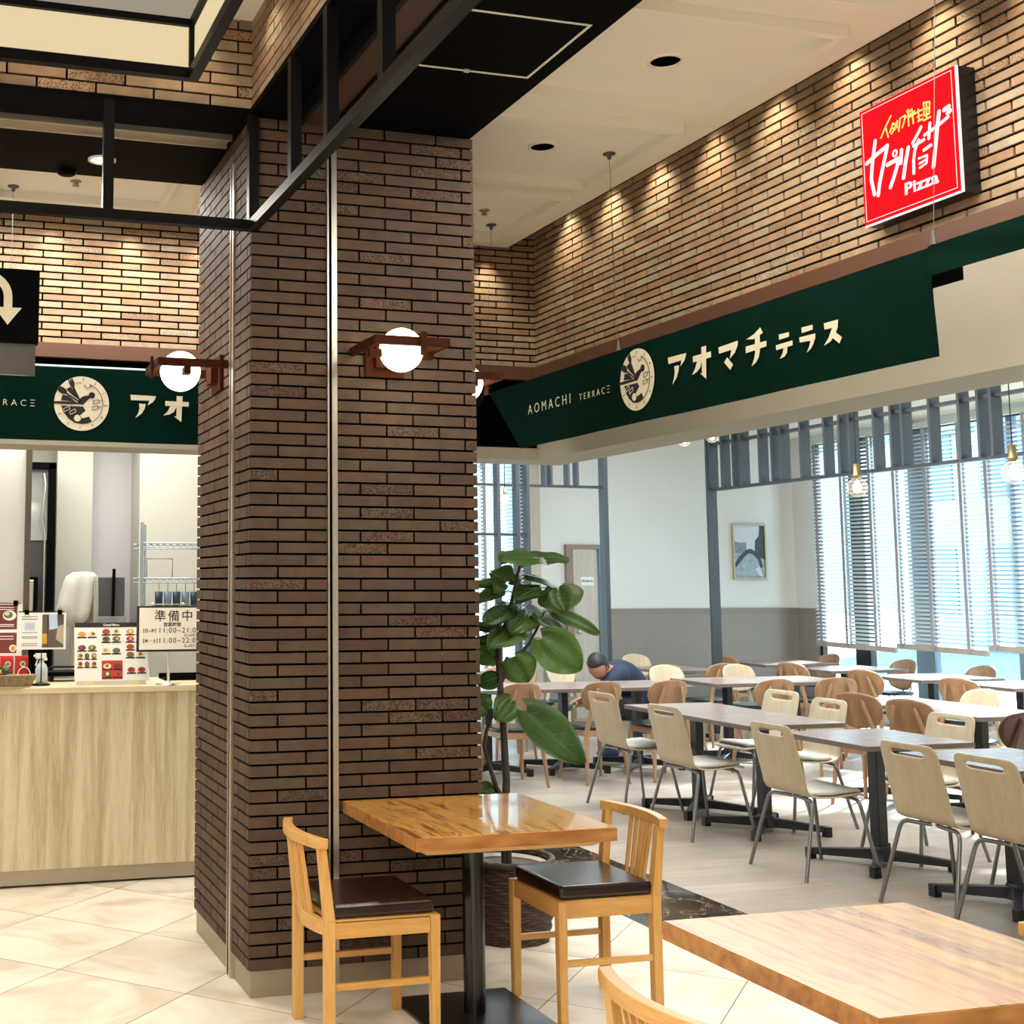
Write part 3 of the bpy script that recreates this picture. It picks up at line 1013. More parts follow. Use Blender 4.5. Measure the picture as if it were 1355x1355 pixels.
    for c0 in ((175, 325), (224, 346)):
        a_, b_, c_, e_ = P([(c0[0] - 26, c0[1] - 4), (c0[0] + 18, c0[1] - 26), (c0[0] + 26, c0[1] - 4), (c0[0] - 18, c0[1] + 20)])
        k.stroke([a_, b_, c_, e_, a_], w1, o3, u, Z, d)
    k.build('emblem_light_print', PRINT, dsc)
    return t


banner('long green banner with emblem and white lettering along the right brick wall', (3.14, 6.55, 2.33), -Y, -X, -0.09, 0.30, 3.23, 3.24, 0.36)
banner('green banner with emblem over the kitchen counter, left of the pillar', (0.7917 - 1.482, 6.545, 2.327), X, -Y, -1.0, -1.0, 3.80, 3.52, 0.385)
banner('narrow plain green banner under the red lit sign', (3.12, 3.305, 2.588), -Y, -X, 0, 0, 1.6, 1.6, 0.10, False)


def hung_wire(label, top, bot):
    t = thing('hanging_wire', label, 'wire', top, group='banner wires')
    d = Vector(bot) - Vector(top)
    MB().tube([(0, 0, -0.004), d], 0.0013, 5).build('wire', WIRE, t)
    m = MB().lathe([(0.03, 0.0), (0.03, -0.006), (0.012, -0.01), (0.008, -0.03), (0.0, -0.03)], n=12)
    m.build('ceiling_cup', WIRE, t)
    MB().lathe([(0.004, 0.05), (0.008, 0.03), (0.012, 0.0)], d, n=8).build('clip', WIRE, t)


hung_wire('thin wire hanging from the ceiling to the long green banner, left of the emblem lettering', (3.146, 5.275, 3.66), (3.146, 5.24, 2.69))
hung_wire('thin wire crossing the red lit sign down to the banner joint', (3.30, 3.40, 3.66), (3.13, 3.29, 2.69))
hung_wire('thin wire just right of the pillar down to the left green banner', (3.13, 6.55, 3.66), (3.08, 6.55, 2.712))
hung_wire('thin wire behind the black arrow sign at far left', (0.42, 6.57, 3.66), (0.42, 6.55, 2.712))

# slim fluorescent tube behind the left banner
tag(MB().tube([(0.1, 6.80, 2.76), (1.9, 6.80, 2.76)], 0.006, 6).build('tube_lamp', glow('tube_lit', 'DDEBE6', 1.2)), 'thin lit tube lamp above the left green banner', 'lamp')

# ------------------------------------------------------------------ red lit sign
RED = glow('red_acrylic_lit', 'EC1822', 0.95)
WHITEL = glow('white_acrylic_lit', 'FFF6F6', 1.1)
YELL = glow('yellow_acrylic_lit', 'F6E27A', 1.0)
sg = thing('shop_sign', 'square red lit sign with white and yellow lettering on the right brick wall', 'sign', (3.545, 4.064, 2.9915))
SW, SH = 0.486, 0.4675
MB().box(0.008, 0.088, -SW, 0, 0, SH).build('case', mat('black_sign_case', '0C0A10', 0.35), sg, 0.002)
MB().box(0.0, 0.008, -SW, 0, 0, SH).build('edge', WHITEL, sg)
o_, u_, n_ = Vector((-0.0005, 0, 0)), -Y, -X
MB().prism([(0.0, 0.006), (SW - 0.007, 0.006), (SW - 0.007, SH), (0, SH)], o_, u_, Z, n_ * 0.001).build('red_face', RED, sg)
o_ = o_ + n_ * 0.0015
k = MB()
for i_, s_ in enumerate(SIGN_WHITE):
    k.stroke(s_, 0.0165 if i_ < 5 or i_ > 12 else (0.008 if i_ in (8, 9) else 0.0125), o_, u_, Z, n_ * 0.001)
rp = SIGN_RING[0]
ring_ = [(rp[0] + 0.010 * math.cos(i * PI / 6), rp[1] + 0.012 * math.sin(i * PI / 6)) for i in range(13)]
k.stroke(ring_, 0.007, o_, u_, Z, n_ * 0.001)
k.mesh_in(text_mesh('Pizza', 0.062, 0.0018, 0.0005, 1.08), plane_M(o_ + u_ * 0.213 + Z * 0.068, (u_ * 1.25 - Z * 0.01), Z, n_))
k.build('white_lettering', WHITEL, sg)
k = MB()
for s_ in SIGN_YEL:
    k.stroke(s_, 0.0065, o_, u_, Z, n_ * 0.001)
k.build('yellow_lettering', YELL, sg)
k = MB()
b0, b1, c0, c1 = 0.0125, SW - 0.022, 0.02, SH - 0.012
k.stroke([(b0, c0), (b1, c0), (b1, c1), (b0, c1), (b0, c0)], 0.002, o_, u_, Z, n_ * 0.001)
k.build('border_line', WHITEL, sg)
# ------------------------------------------------------------------ black arrow sign
sg = thing('direction_sign', 'black hanging sign with a white bent arrow at the left edge', 'sign', (0, 5.2, 2.44))
MB().box(-0.45, 0.446, -0.03, 0.03, 0.13, 0.435).build('board', BLACK, sg, 0.003)
MB().box(-0.44, 0.436, -0.008, 0.008, 0.0, 0.13).build('clear_panel', mat('smoked_acrylic', '4C4845', 0.15), sg)
k = MB()
o_, n_ = Vector((0, -0.031, 0)), -Y
pts = [(0.235 + 0.085 * math.cos(a), 0.315 + 0.085 * math.sin(a)) for a in [math.radians(180 - 15 * i) for i in range(13)]]
pts = [(0.15, 0.20)] + pts
k.stroke(pts, 0.034, o_, X, Z, n_ * 0.001)
k.prism([(0.303, 0.315), (0.337, 0.315), (0.337, 0.265), (0.303, 0.265)], o_ + n_ * 0.0014, X, Z, n_ * 0.001)
k.prism([(0.265, 0.272), (0.375, 0.272), (0.32, 0.20)], o_ + n_ * 0.0018, X, Z, n_ * 0.001)
k.build('arrow', PRINT, sg)
for x in (-0.3, 0.1):
    MB().tube([(x, 0, 0.43), (x, 0, 1.09)], 0.004, 6).build('rod', BLACKM, sg)

# ------------------------------------------------------------------ black steel frame hung under the beam
fr = thing('hanging_grille', 'black steel rail grille hung under the brick beam', 'frame', (1.285, 4.93, 3.53))
q = 0.042
b = MB().box(-4.2, q / 2, -q / 2, q / 2, -0.49, -0.45).box(-q / 2, q / 2, -7.5, -q / 2, -0.49, -0.45)
b.build('lower_rail', BLACKM, fr)
for x, y in ((0, 0), (-0.6, 0), (-1.2, 0), (-1.8, 0), (0, -0.607), (0, -1.033), (0, -1.557), (0, -2.1), (0, -2.7)):
    MB().box(x - q / 2, x + q / 2, y - q / 2, y + q / 2, -0.45, 0.0).build('post', BLACKM, fr)
# ------------------------------------------------------------------ lantern hung in the lobby
LP = glow('lantern_panel', 'F2DDB0', 0.85)
LT = glow('lantern_top', 'D9CDB8', 0.42)
ln = thing('ceiling_lantern', 'black framed box lantern with glowing cream panels hung at upper left', 'lantern', (0.115, 3.0, 3.26))
b = MB()
hx, hy, hz, q = 0.735, 1.0, 0.215, 0.035
for z in (0.0, hz - q):
    b.box(-hx, hx, hy - q, hy, z, z + q).box(-hx, hx, -hy, -hy + q, z, z + q).box(hx - q, hx, -hy + q, hy - q, z, z + q).box(-hx, -hx + q, -hy + q, hy - q, z, z + q)
for x in (-hx, hx - q):
    for y in (-hy, hy - q):
        b.box(x, x + q, y, y + q, q, hz - q)
b.build('frame', BLACKM, ln)
g = q * 0.4
MB().box(-hx + q, hx - q, hy - g - 0.004, hy - g, q, hz - q).build('panel', LP, ln)
MB().box(-hx + q, hx - q, -hy + g, -hy + g + 0.004, q, hz - q).build('panel', LP, ln)
MB().box(hx - g - 0.004, hx - g, -hy + q, hy - q, q, hz - q).build('panel', LP, ln)
MB().box(-hx + g, -hx + g + 0.004, -hy + q, hy - q, q, hz - q).build('panel', LP, ln)
MB().box(-hx + q, hx - q, -hy + q, hy - q, hz - 0.012, hz - 0.006).build('top_panel', LT, ln)
for x in (-0.5, 0.5):
    MB().tube([(x, 0, hz - q), (x, 0, 0.68)], 0.006, 6).build('rod', BLACKM, ln)

# ------------------------------------------------------------------ downlights and sprinklers
RIMW = mat('downlight_rim', 'E9E2D2', 0.4)


def downlight(label, loc, r, on, grp):
    t = thing('ceiling_downlight', label, 'downlight', loc, group=grp)
    MB().lathe([(r, 0.0), (r, -0.006), (r * 0.82, -0.008), (r * 0.8, -0.001), (r * 0.8, 0.0)], n=28, caps=False).build('rim', RIMW, t)
    MB().lathe([(r * 0.8, -0.002), (0.0, -0.002)], n=28, caps=False).build('lens' if on else 'cup', glow('lamp_lens_lit', 'FFF6E0', 4.0) if on else DARKREC, t)
    return t


downlight('dark unlit downlight in the cream ceiling, the nearer one', (2.79, 4.24, 3.66), 0.072, False, 'unlit ceiling downlights')
downlight('dark unlit downlight in the cream ceiling, the one nearer the pillar', (2.79, 5.27, 3.66), 0.07, False, 'unlit ceiling downlights')
downlight('lit white downlight in the black soffit above the counter', (0.757, 5.647, 3.53), 0.065, True, None)
spot((0.757, 5.647, 3.515), (0.757, 5.647, 0), 60, 95, NEUT, 0.6, 'downlight_light', 0.04)
for lab, loc in (('small sprinkler on the cream ceiling beside the pillar edge', (2.97, 6.30, 3.66)), ('small sprinkler on the ceiling strip above the counter', (0.725, 6.40, 3.66))):
    s_ = MB().lathe([(0.03, 0.0), (0.028, -0.004), (0.012, -0.006), (0.01, -0.02), (0.018, -0.022), (0.018, -0.026), (0.0, -0.026)], n=14)
    tag(s_.build('sprinkler', mat('sprinkler_metal', '8A8072', 0.35, 0.6), loc=loc), lab, 'sprinkler', 'ceiling sprinklers')
MB_ = MB().lathe([(0.045, 0), (0.045, -0.012), (0.035, -0.018), (0, -0.018)], n=20)
tag(MB_.build('smoke_detector', BLACK, loc=(0.62, 5.86, 3.53)), 'black round detector at the far edge of the black soffit', 'detector')

# ------------------------------------------------------------------ kitchen counter and what stands on it
CW = wood('pale_ash_laminate', 'D2C4A4', 'AE9B79', 'z', 6, 0.45, ratio=22, lo=0.40, hi=0.60)
CT = wood('pale_counter_edge', 'D9C8A6', 'CDB992', 'x', 6, 0.35)
ct = thing('serving_counter', 'long pale wood serving counter left of the pillar', 'counter', (0.4, 6.98, 0))
MB().box(-2.2, 1.9, 0.0, 0.55, 0.09, 1.008).build('panel', CW, ct)
MB().box(-2.22, 1.92, -0.018, 0.60, 1.008, 1.04).build('worktop', CT, ct, 0.003)
MB().box(-2.2, 1.9, 0.012, 0.5, 0.012, 0.09).build('plinth', STEEL_BASE, ct)
CZ = 1.04
PAPER = mat('white_paper', 'EFEDE6', 0.6, var=0.01)
CREAMP = mat('cream_paper', 'F4EEDF', 0.6, var=0.02)
SIGNB = mat('dark_brown_frame', '2A201C', 0.4)
FOOD = [mat('food_red', 'B5402A', 0.6), mat('food_gold', 'D59A4A', 0.6), mat('food_cream', 'E8D3A0', 0.6), mat('food_green', '5E6E3A', 0.6), mat('food_brown', '6B3A24', 0.6)]
REDP = mat('red_print', 'C42A2E', 0.5)
MAROON = mat('maroon_print', '6E2A22', 0.5)

# closed sign
t = thing('notice_sign', 'framed opening hours notice on a pole stand at the counter end', 'sign', (1.357, 7.03, CZ))
MB().lathe([(0.07, 0), (0.07, 0.006), (0.012, 0.012), (0.008, 0.02), (0.008, 0.19)], n=20).build('stand', STEEL, t)
MB().box(-0.18, 0.25, -0.01, 0.01, 0.18, 0.432).build('frame', SIGNB, t, 0.002)
MB().box(-0.168, 0.238, -0.012, -0.009, 0.192, 0.422).build('sheet', CREAMP, t)
k = MB()
def put(k, s, size, x, z, sp=1.0, off=0.0, y=-0.0125, al='LEFT', ux=1.0):
    k.mesh_in(text_mesh(s, size, off, 0.0004, sp, al), plane_M((x, y, z), X * ux, Z, -Y))
put(k, '準備中', 0.068, -0.085, 0.352, 1.25, 0.0002)
put(k, '営業時間', 0.025, -0.033, 0.320, 1.0, 0.0003)
put(k, '11:00~21:00', 0.040, -0.062, 0.284, 1.18, 0.0)
put(k, '【日~木】', 0.022, -0.160, 0.288, 1.0, 0.0003)
put(k, '(L.o20:30)', 0.022, 0.085, 0.263, 1.05, 0.0002)
put(k, '11:00~22:00', 0.040, -0.062, 0.228, 1.18, 0.0)
put(k, '【金・土】', 0.022, -0.160, 0.232, 1.0, 0.0003)
put(k, '(L.o21:30)', 0.022, 0.085, 0.205, 1.05, 0.0002)
k.build('lettering', INK, t)
MB().tube([(-0.1, 0, 0.44), (0.12, 0, 0.44)], 0.004, 6).sphere((-0.09, 0, 0.44), 0.011, 10).sphere((0.08, 0, 0.44), 0.011, 10).build('clip_rail', STEEL, t)

# menu board
t = thing('menu_board', 'white menu board of small food photographs leaning on the counter', 'menu board', (1.053, 7.10, CZ), 0.0)
tilt = Vector((0, 0.16, 1)).normalized()
nn = Vector((0, -1, 0.16)).normalized()
o_ = Vector((0, 0, 0.016))
bd_ = MB().prism([(-0.205, 0), (0.205, 0), (0.205, 0.325), (-0.205, 0.325)], o_, X, tilt, -nn * 0.004)
bd_ = bd_.build('board', PAPER, t)
MB().prism([(-0.205, 0.30), (0.205, 0.30), (0.205, 0.326), (-0.205, 0.326)], o_ + nn * 0.0005, X, tilt, nn * 0.001).build('header', SIGNB, t)
k = MB()
k.mesh_in(text_mesh('Grand Menu', 0.018, 0.0004, 0.0003, 1.0, 'CENTER'), plane_M(o_ + nn * 0.002 + tilt * 0.307, X, tilt, nn))
k.build('header_text', PAPER, t)
k = MB()
cells = [(-0.19, .24, 2), (-0.19, .165, 2), (-0.19, .12, 3), (-0.19, .075, 3), (-0.055, .253, 2), (-0.055, .212, 2), (-0.055, .148, 2), (-0.05, .062, 2), (-0.05, .018, 2), (0.08, .253, 2), (0.08, .212, 2), (0.08, .168, 2), (0.08, .125, 2), (0.085, .04, 2)]
rr = random.Random(3)
k.prism([(-0.055, 0.012), (0.062, 0.012), (0.062, 0.115), (-0.055, 0.115)], o_ + nn * 0.0004, X, tilt, nn * 0.0004, 0)
k.build('red_box', REDP, bd_)
for x, z, c_ in cells:
    wd = 0.114 / c_ - 0.006
    for i in range(c_):
        xa = x + i * (wd + 0.006)
        k = MB()
        k.prism([(xa, z), (xa + wd, z), (xa + wd, z + 0.008), (xa, z + 0.008)], o_ + nn * 0.001, X, tilt, nn * 0.0004, 5)
        m1 = rr.randrange(5)
        k.disc((xa + wd / 2, z + 0.022), 0.019, o_ + nn * 0.001, X, tilt, nn * 0.0004, 14, m1, (wd / 0.044, 0.8))
        k.disc((xa + wd / 2 + rr.uniform(-.006, .006), z + 0.024), 0.009, o_ + nn * 0.0016, X, tilt, nn * 0.0004, 10, rr.randrange(5))
        k.build('food_picture', FOOD + [SIGNB, REDP], bd_)
MB().box(-0.19, 0.19, -0.03, 0.05, 0.0, 0.004).box(-0.19, 0.19, -0.006, 0.008, 0.004, 0.02).box(-0.15, -0.10, -0.01, 0.03, 0.004, 0.018, 1).box(0.10, 0.15, -0.01, 0.03, 0.004, 0.018, 1).build('holder', [mat('clear_acrylic', 'D6CFC0', 0.1), mat('yellow_foam', 'E6DC8A', 0.7)], t)

# card on a clip stand
t = thing('notice_card', 'white card half covered by a photograph, clipped to a black stand', 'card', (0.668, 7.13, CZ), 0.0)
MB().lathe([(0.05, 0), (0.05, 0.008), (0.02, 0.014), (0.004, 0.018)], n=16).tube([(0, 0, 0.01), (0, 0.004, 0.40)], 0.0035, 6).tube([(-0.13, 0.004, 0.40), (0.12, 0.004, 0.40)], 0.003, 6).build('stand', BLACKM, t)
MB().box(-0.135, 0.13, -0.004, -0.001, 0.195, 0.395).build('sheet', PAPER, t)
k = MB()
o_, n_ = Vector((0, -0.0045, 0)), -Y
k.prism([(0.0, .205), (0.118, .205), (0.118, .385), (0.0, .385)], o_, X, Z, n_ * 0.0004, 0)
k.prism([(0.04, .30), (0.085, .31), (0.08, .385), (0.035, .385)], o_ + n_ * 0.0005, X, Z, n_ * 0.0004, 1)
k.prism([(0.0, .225), (0.032, .225), (0.032, .28), (0.0, .28)], o_ + n_ * 0.0005, X, Z, n_ * 0.0004, 2)
k.prism([(0.03, .205), (0.035, .385), (0.027, .385), (0.027, .205)], o_ + n_ * 0.0006, X, Z, n_ * 0.0004, 3)
k.prism([(0.075, .25), (0.118, .22), (0.118, .33), (0.085, .32)], o_ + n_ * 0.0005, X, Z, n_ * 0.0004, 4)
k.prism([(-0.095, .30), (-0.04, .30), (-0.04, .34), (-0.095, .34)], o_, X, Z, n_ * 0.0004, 5)
for z in (.358, .372, .285, .262, .255, .225, .215):
    k.prism([(-0.11, z), (-0.025, z), (-0.025, z + .004), (-0.11, z + .004)], o_, X, Z, n_ * 0.0004, 6)
k.build('printed_photo', [mat('print_umber', '5E5048', 0.6), mat('print_sky', 'B8CCE8', 0.6), mat('print_amber', 'D29A3A', 0.6), mat('print_dark', '2A2420', 0.6), mat('print_stone', 'B5A48F', 0.6), mat('print_pale_blue', 'BCC9D6', 0.6), mat('print_grey_text', '8F8E8A', 0.6)], t)
for x in (-0.085, 0.095):
    MB().box(x - 0.012, x + 0.012, -0.012, 0.008, 0.385, 0.41).tube([(x - 0.008, 0, 0.41), (x, 0, 0.43), (x + 0.008, 0, 0.41)], 0.002, 5).build('clip', BLACK, t)

# maroon menu poster on a stand
t = thing('menu_poster', 'maroon food poster clipped to a stand at the left edge', 'poster', (0.405, 7.27, CZ))
MB().lathe([(0.05, 0), (0.05, 0.008), (0.004, 0.018)], n=16).tube([(0, 0, 0.01), (0, 0.004, 0.445)], 0.0035, 6).tube([(-0.14, 0.004, 0.445), (0.155, 0.004, 0.445)], 0.003, 6).build('stand', BLACKM, t)
MB().box(-0.14, 0.165, -0.003, -0.001, 0.12, 0.44).build('backing', PAPER, t)
k = MB()
o_ = Vector((0, -0.0035, 0))
k.prism([(-0.14, .30), (0.137, .30), (0.137, .437), (-0.14, .437)], o_, X, Z, n_ * 0.0004, 0)
k.prism([(-0.14, .17), (0.137, .17), (0.137, .282), (-0.14, .282)], o_, X, Z, n_ * 0.0004, 0)
o2 = o_ + n_ * 0.0006
k.disc((0.095, .377), 0.037, o2, X, Z, n_ * 0.0004, 24, 1, (1, 0.75))
k.disc((0.088, .38), 0.025, o2 + n_ * 0.0006, X, Z, n_ * 0.0004, 18, 3, (1, 0.75))
k.disc((0.082, .386), 0.014, o2 + n_ * 0.0012, X, Z, n_ * 0.0004, 14, 2, (1, 0.7))
k.disc((0.117, .196), 0.020, o2, X, Z, n_ * 0.0004, 20, 1)
k.disc((0.119, .196), 0.013, o2 + n_ * 0.0006, X, Z, n_ * 0.0004, 16, 4)
for z in (.42, .408, .325, .316, .26, .245):
    k.prism([(0.04, z), (0.12, z), (0.12, z + .004), (0.04, z + .004)], o2, X, Z, n_ * 0.0004, 1)
k.build('printed_face', [MAROON, PAPER, FOOD[2], FOOD[3], FOOD[1]], t)
MB().box(0.115, 0.14, -0.012, 0.008, 0.43, 0.46).build('clip', BLACK, t)

# red packets, basket of greens, spray bottle
RP = mat('red_packet', 'C21E22', 0.3, var=0.05)
for i, (x, lab) in enumerate(((0.485, 'shiny red packet behind the wicker basket, the left one'), (0.565, 'shiny red packet behind the wicker basket, next to the spray bottle'))):
    t = thing('food_packet', lab, 'packet', (x, 7.185, CZ), 0, 'red packets')
    k = MB()
    k.obox((0, 0, 0.078), X * 0.036, Y * 0.012, Z * 0.072).obox((0, 0, 0.153), X * 0.037, Y * 0.003, Z * 0.006).obox((0, 0, 0.004), X * 0.037, Y * 0.012, Z * 0.004)
    k.build('pouch', RP, t, 0.005)
    k = MB().disc((0.006, 0.115), 0.016, (0, -0.0135, 0), X, Z, -Y * 0.0006, 16, 0).disc((0.006, 0.115), 0.008, (0, -0.0145, 0), X, Z, -Y * 0.0006, 12, 1)
    k.build('printed_badge', [FOOD[2], FOOD[3]], t)
WICK = wood('wicker', 'B7A07C', '7E6A4C', 'z', 22, 0.6, ratio=3)
t = thing('wicker_basket', 'shallow wicker basket with a thin loop handle on the counter', 'basket', (0.47, 7.06, CZ))
k = MB()
for i in range(7):
    f = i / 6
    a, b_ = 0.135 + 0.03 * f, 0.035 + 0.012 * f
    pts = [(a * math.cos(2 * PI * j / 28), b_ * math.sin(2 * PI * j / 28), 0.006 + 0.055 * f) for j in range(29)]
    k.tube(pts, 0.0052, 5)
for j in range(14):
    an = 2 * PI * j / 14
    k.tube([(0.135 * math.cos(an), 0.035 * math.sin(an), 0.002), (0.166 * math.cos(an), 0.048 * math.sin(an), 0.064)], 0.004, 5)
k.lathe([(0.13, 0.003), (0.0, 0.003)], n=20, caps=False)
k.build('bowl', WICK, t)
hp = [(0.10 + 0.035 * math.cos(a), 0.0, 0.055 + 0.05 * math.sin(a)) for a in [math.radians(180 - 15 * i) for i in range(13)]]
MB().tube(hp, 0.003, 6).build('handle', PAPER, t)
GR = mat('leaf_greens', '3E5A2A', 0.5, var=0.3, scale=30)
LEM = mat('lemon_yellow', 'D9C64A', 0.45)
k = MB()
rr = random.Random(5)
for i in range(26):
    c_ = Vector((rr.uniform(-0.05, 0.05), rr.uniform(-0.02, 0.02), rr.uniform(0, 0.05)))
    a = Vector((rr.uniform(-1, 1), rr.uniform(-1, 1), rr.uniform(0, 1))).normalized()
    b_ = a.cross(Vector((rr.uniform(-1, 1), 0.3, 1))).normalized()
    k.obox(c_, a * 0.018, b_ * 0.009, a.cross(b_) * 0.0015)
tag(k.build('salad_greens', GR, loc=(0.45, 7.06, CZ + 0.055)), 'bunch of green leaves lying in the wicker basket', 'greens')
for x, y in ((0.43, 7.035), (0.405, 7.055)):
    tag(MB().sphere((0, 0, 0), 0.016, 14, 0, (1.25, 1, 1)).build('lemon', LEM, loc=(x, y, CZ + 0.082)), 'small yellow lemon on the greens in the wicker basket', 'lemon', 'lemons in the basket')
t = thing('spray_bottle', 'pale grey trigger spray bottle behind the clipped card', 'bottle', (0.685, 7.29, CZ))
MB().lathe([(0.0, 0.0), (0.032, 0.0), (0.034, 0.01), (0.034, 0.08), (0.026, 0.10), (0.013, 0.115), (0.013, 0.13)], n=18).build('body', mat('milky_plastic', 'B8C4C8', 0.3), t)
MB().box(-0.035, 0.025, -0.011, 0.011, 0.135, 0.165).box(-0.045, -0.035, -0.005, 0.005, 0.145, 0.158).box(0.01, 0.03, -0.011, 0.011, 0.125, 0.14).bar((-0.02, 0, 0.14), (-0.034, 0, 0.095), 0.008, 0.008).build('trigger_head', mat('white_plastic', 'E6E8E6', 0.35), t, 0.002)
# black griddles behind the counter
t = thing('cooking_griddle', 'black flat griddle behind the card stand', 'griddle', (0.88, 7.44, CZ))
MB().box(-0.16, 0.16, -0.09, 0.09, 0.03, 0.055).build('plate', BLACK, t, 0.004)
MB().tube([(-0.16, -0.1, 0.06), (-0.14, -0.1, 0.085), (0.1, -0.1, 0.085), (0.16, -0.1, 0.05)], 0.007, 6).build('guard_rail', BLACKM, t)
for x in (-0.13, 0.13):
    MB().box(x - 0.012, x + 0.012, -0.07, 0.07, 0, 0.03).build('foot', BLACKM, t)
t = thing('serving_tray', 'black tray on the counter behind the notice stand', 'tray', (1.56, 7.40, CZ))
MB().box(-0.17, 0.2, -0.1, 0.1, 0, 0.006).box(-0.17, 0.2, -0.1, -0.09, 0.006, 0.03).box(-0.17, 0.2, 0.09, 0.1, 0.006, 0.03).build('tray', BLACK, t)
tag(MB().lathe([(0.035, 0), (0.03, 0.06), (0.02, 0.09), (0.0, 0.095)], n=14).build('folded_napkin', PAPER, loc=(1.27, 7.32, CZ)), 'white folded napkin standing beside the menu board', 'napkin')

# ------------------------------------------------------------------ kitchen behind
b = MB().box(-3, 1.0, 10.0, 10.15, 0, 3.0).box(1.0, 1.27, 9.7, 10.0, 0, 3.0, 1).box(1.27, 1.60, 9.9, 10.05, 0, 3.0, 2).box(1.60, 2.5, 9.5, 9.9, 0, 3.0)
struct(b.build('wall_kitchen', [GREYW, GREYW, mat('lavender_grey_panel', 'C3C0C4', 0.6, scale=2, var=0.02)]))
b = MB().box(-1.5, 0.60, 7.62, 7.68, 0, 2.9).box(0.60, 0.635, 7.60, 7.70, 0, 2.9, 1)
struct(b.build('wall_partition', [WHITEW, mat('bronze_post', '5A5148', 0.4)]))
t = thing('upright_cabinet', 'tall black framed cabinet with a grey glass door behind the counter', 'cabinet', (0.78, 9.2, 0))
MB().box(-0.30, 0.155, 0.0, 0.55, 0.0, 1.2).build('body', BLACK, t)
MB().box(0.105, 0.16, -0.02, 0.5, 1.2, 2.46).box(-0.30, 0.16, -0.02, 0.5, 2.41, 2.46).box(-0.30, -0.25, -0.02, 0.5, 1.2, 2.41).build('frame', BLACK, t, 0.004)
MB().box(-0.25, 0.105, 0.02, 0.03, 1.90, 2.41).build('door_glass', mat('grey_reflective_glass', '9EA3A2', 0.08, 0.4), t)
MB().box(-0.25, 0.105, 0.03, 0.5, 1.2, 1.90).build('inner_back', mat('cabinet_inner', '3A3A3C', 0.5), t)
MB().tube([(0.075, 0.0, 2.38), (0.085, -0.02, 2.3), (0.06, -0.02, 2.05), (0.085, -0.02, 1.95), (0.085, -0.02, 1.3)], 0.007, 6).build('handle', STEEL, t)
t = thing('coffee_machine', 'dark machine with a bright metal front inside the black cabinet', 'machine', (0.76, 9.19, 1.2))
MB().box(-0.14, 0.06, -0.06, 0.03, 0.0, 0.18).build('body', mat('charcoal_plastic', '2E2E30', 0.35), t, 0.008)
MB().box(-0.10, 0.03, -0.075, -0.06, 0.20, 0.42).box(-0.14, 0.06, -0.06, 0.03, 0.18, 0.44, 1).build('front', [STEEL, BLACK], t, 0.008)
MB().box(-0.1, 0.04, -0.066, -0.06, 0.05, 0.15).build('display', mat('pale_display', 'B9C2CC', 0.3), t)

CLOTH = mat('white_cotton', 'B9B6AC', 0.85, var=0.05)
t = thing('draped_cloth', 'white cloth draped over a stool behind the menu board', 'cloth', (1.12, 8.9, 0))
k = MB()
prof = []
N = 40
rings = [(0.0, 1.672), (0.07, 1.668), (0.105, 1.64), (0.112, 1.58), (0.12, 1.51), (0.125, 1.43), (0.13, 1.36)]
vs, fs = [], []
for j, (r, z) in enumerate(rings):
    for i in range(N):
        a = 2 * PI * i / N
        wv = 1 + 0.16 * math.sin(5 * a + 0.6) * j / 6 + 0.08 * math.sin(9 * a) * j / 6
        dz = -0.10 * max(0, math.sin(a * 2 + 0.4)) * (j == 6) - 0.05 * (j >= 5) * math.sin(3 * a)
        vs.append((r * wv * math.cos(a) - 0.01 * j, r * wv * math.sin(a) * 0.8, z + dz))
for j in range(len(rings) - 1):
    for i in range(N):
        fs.append((j * N + i, j * N + (i + 1) % N, (j + 1) * N + (i + 1) % N, (j + 1) * N + i))
k._add(vs, fs, 0, True)
ck = k.build('cloth', CLOTH, t)
sd = ck.modifiers.new('thickness', 'SOLIDIFY'); sd.thickness = 0.004
t = thing('kitchen_stool', 'steel stool under the white draped cloth', 'stool', (1.12, 8.9, 0))
k = MB()
for x, y in ((-0.07, -0.06), (0.06, -0.06), (0.06, 0.06), (-0.07, 0.06)):
    k.tube([(x * 1.2, y * 1.2, 0), (x, y, 1.61)], 0.011, 6)
k.lathe([(0.085, 1.61), (0.085, 1.64), (0.0, 1.64)], n=16)
k.build('stool_frame', STEEL, t)
t = thing('slicer', 'grey kitchen machine with a long black handle beside the cloth', 'machine', (1.36, 9.2, 0))
MB().box(-0.12, 0.10, 0, 0.3, 0, 1.36).box(-0.10, 0.09, 0.0, 0.25, 1.36, 1.64, 1).build('body', [mat('machine_grey', '8C8C8E', 0.4), mat('machine_dark', '4A4A4C', 0.4)], t, 0.006)
MB().bar((0.0, -0.03, 1.36), (0.005, -0.03, 1.70), 0.022, 0.02, 0.03, 0.02).build('handle', BLACK, t)

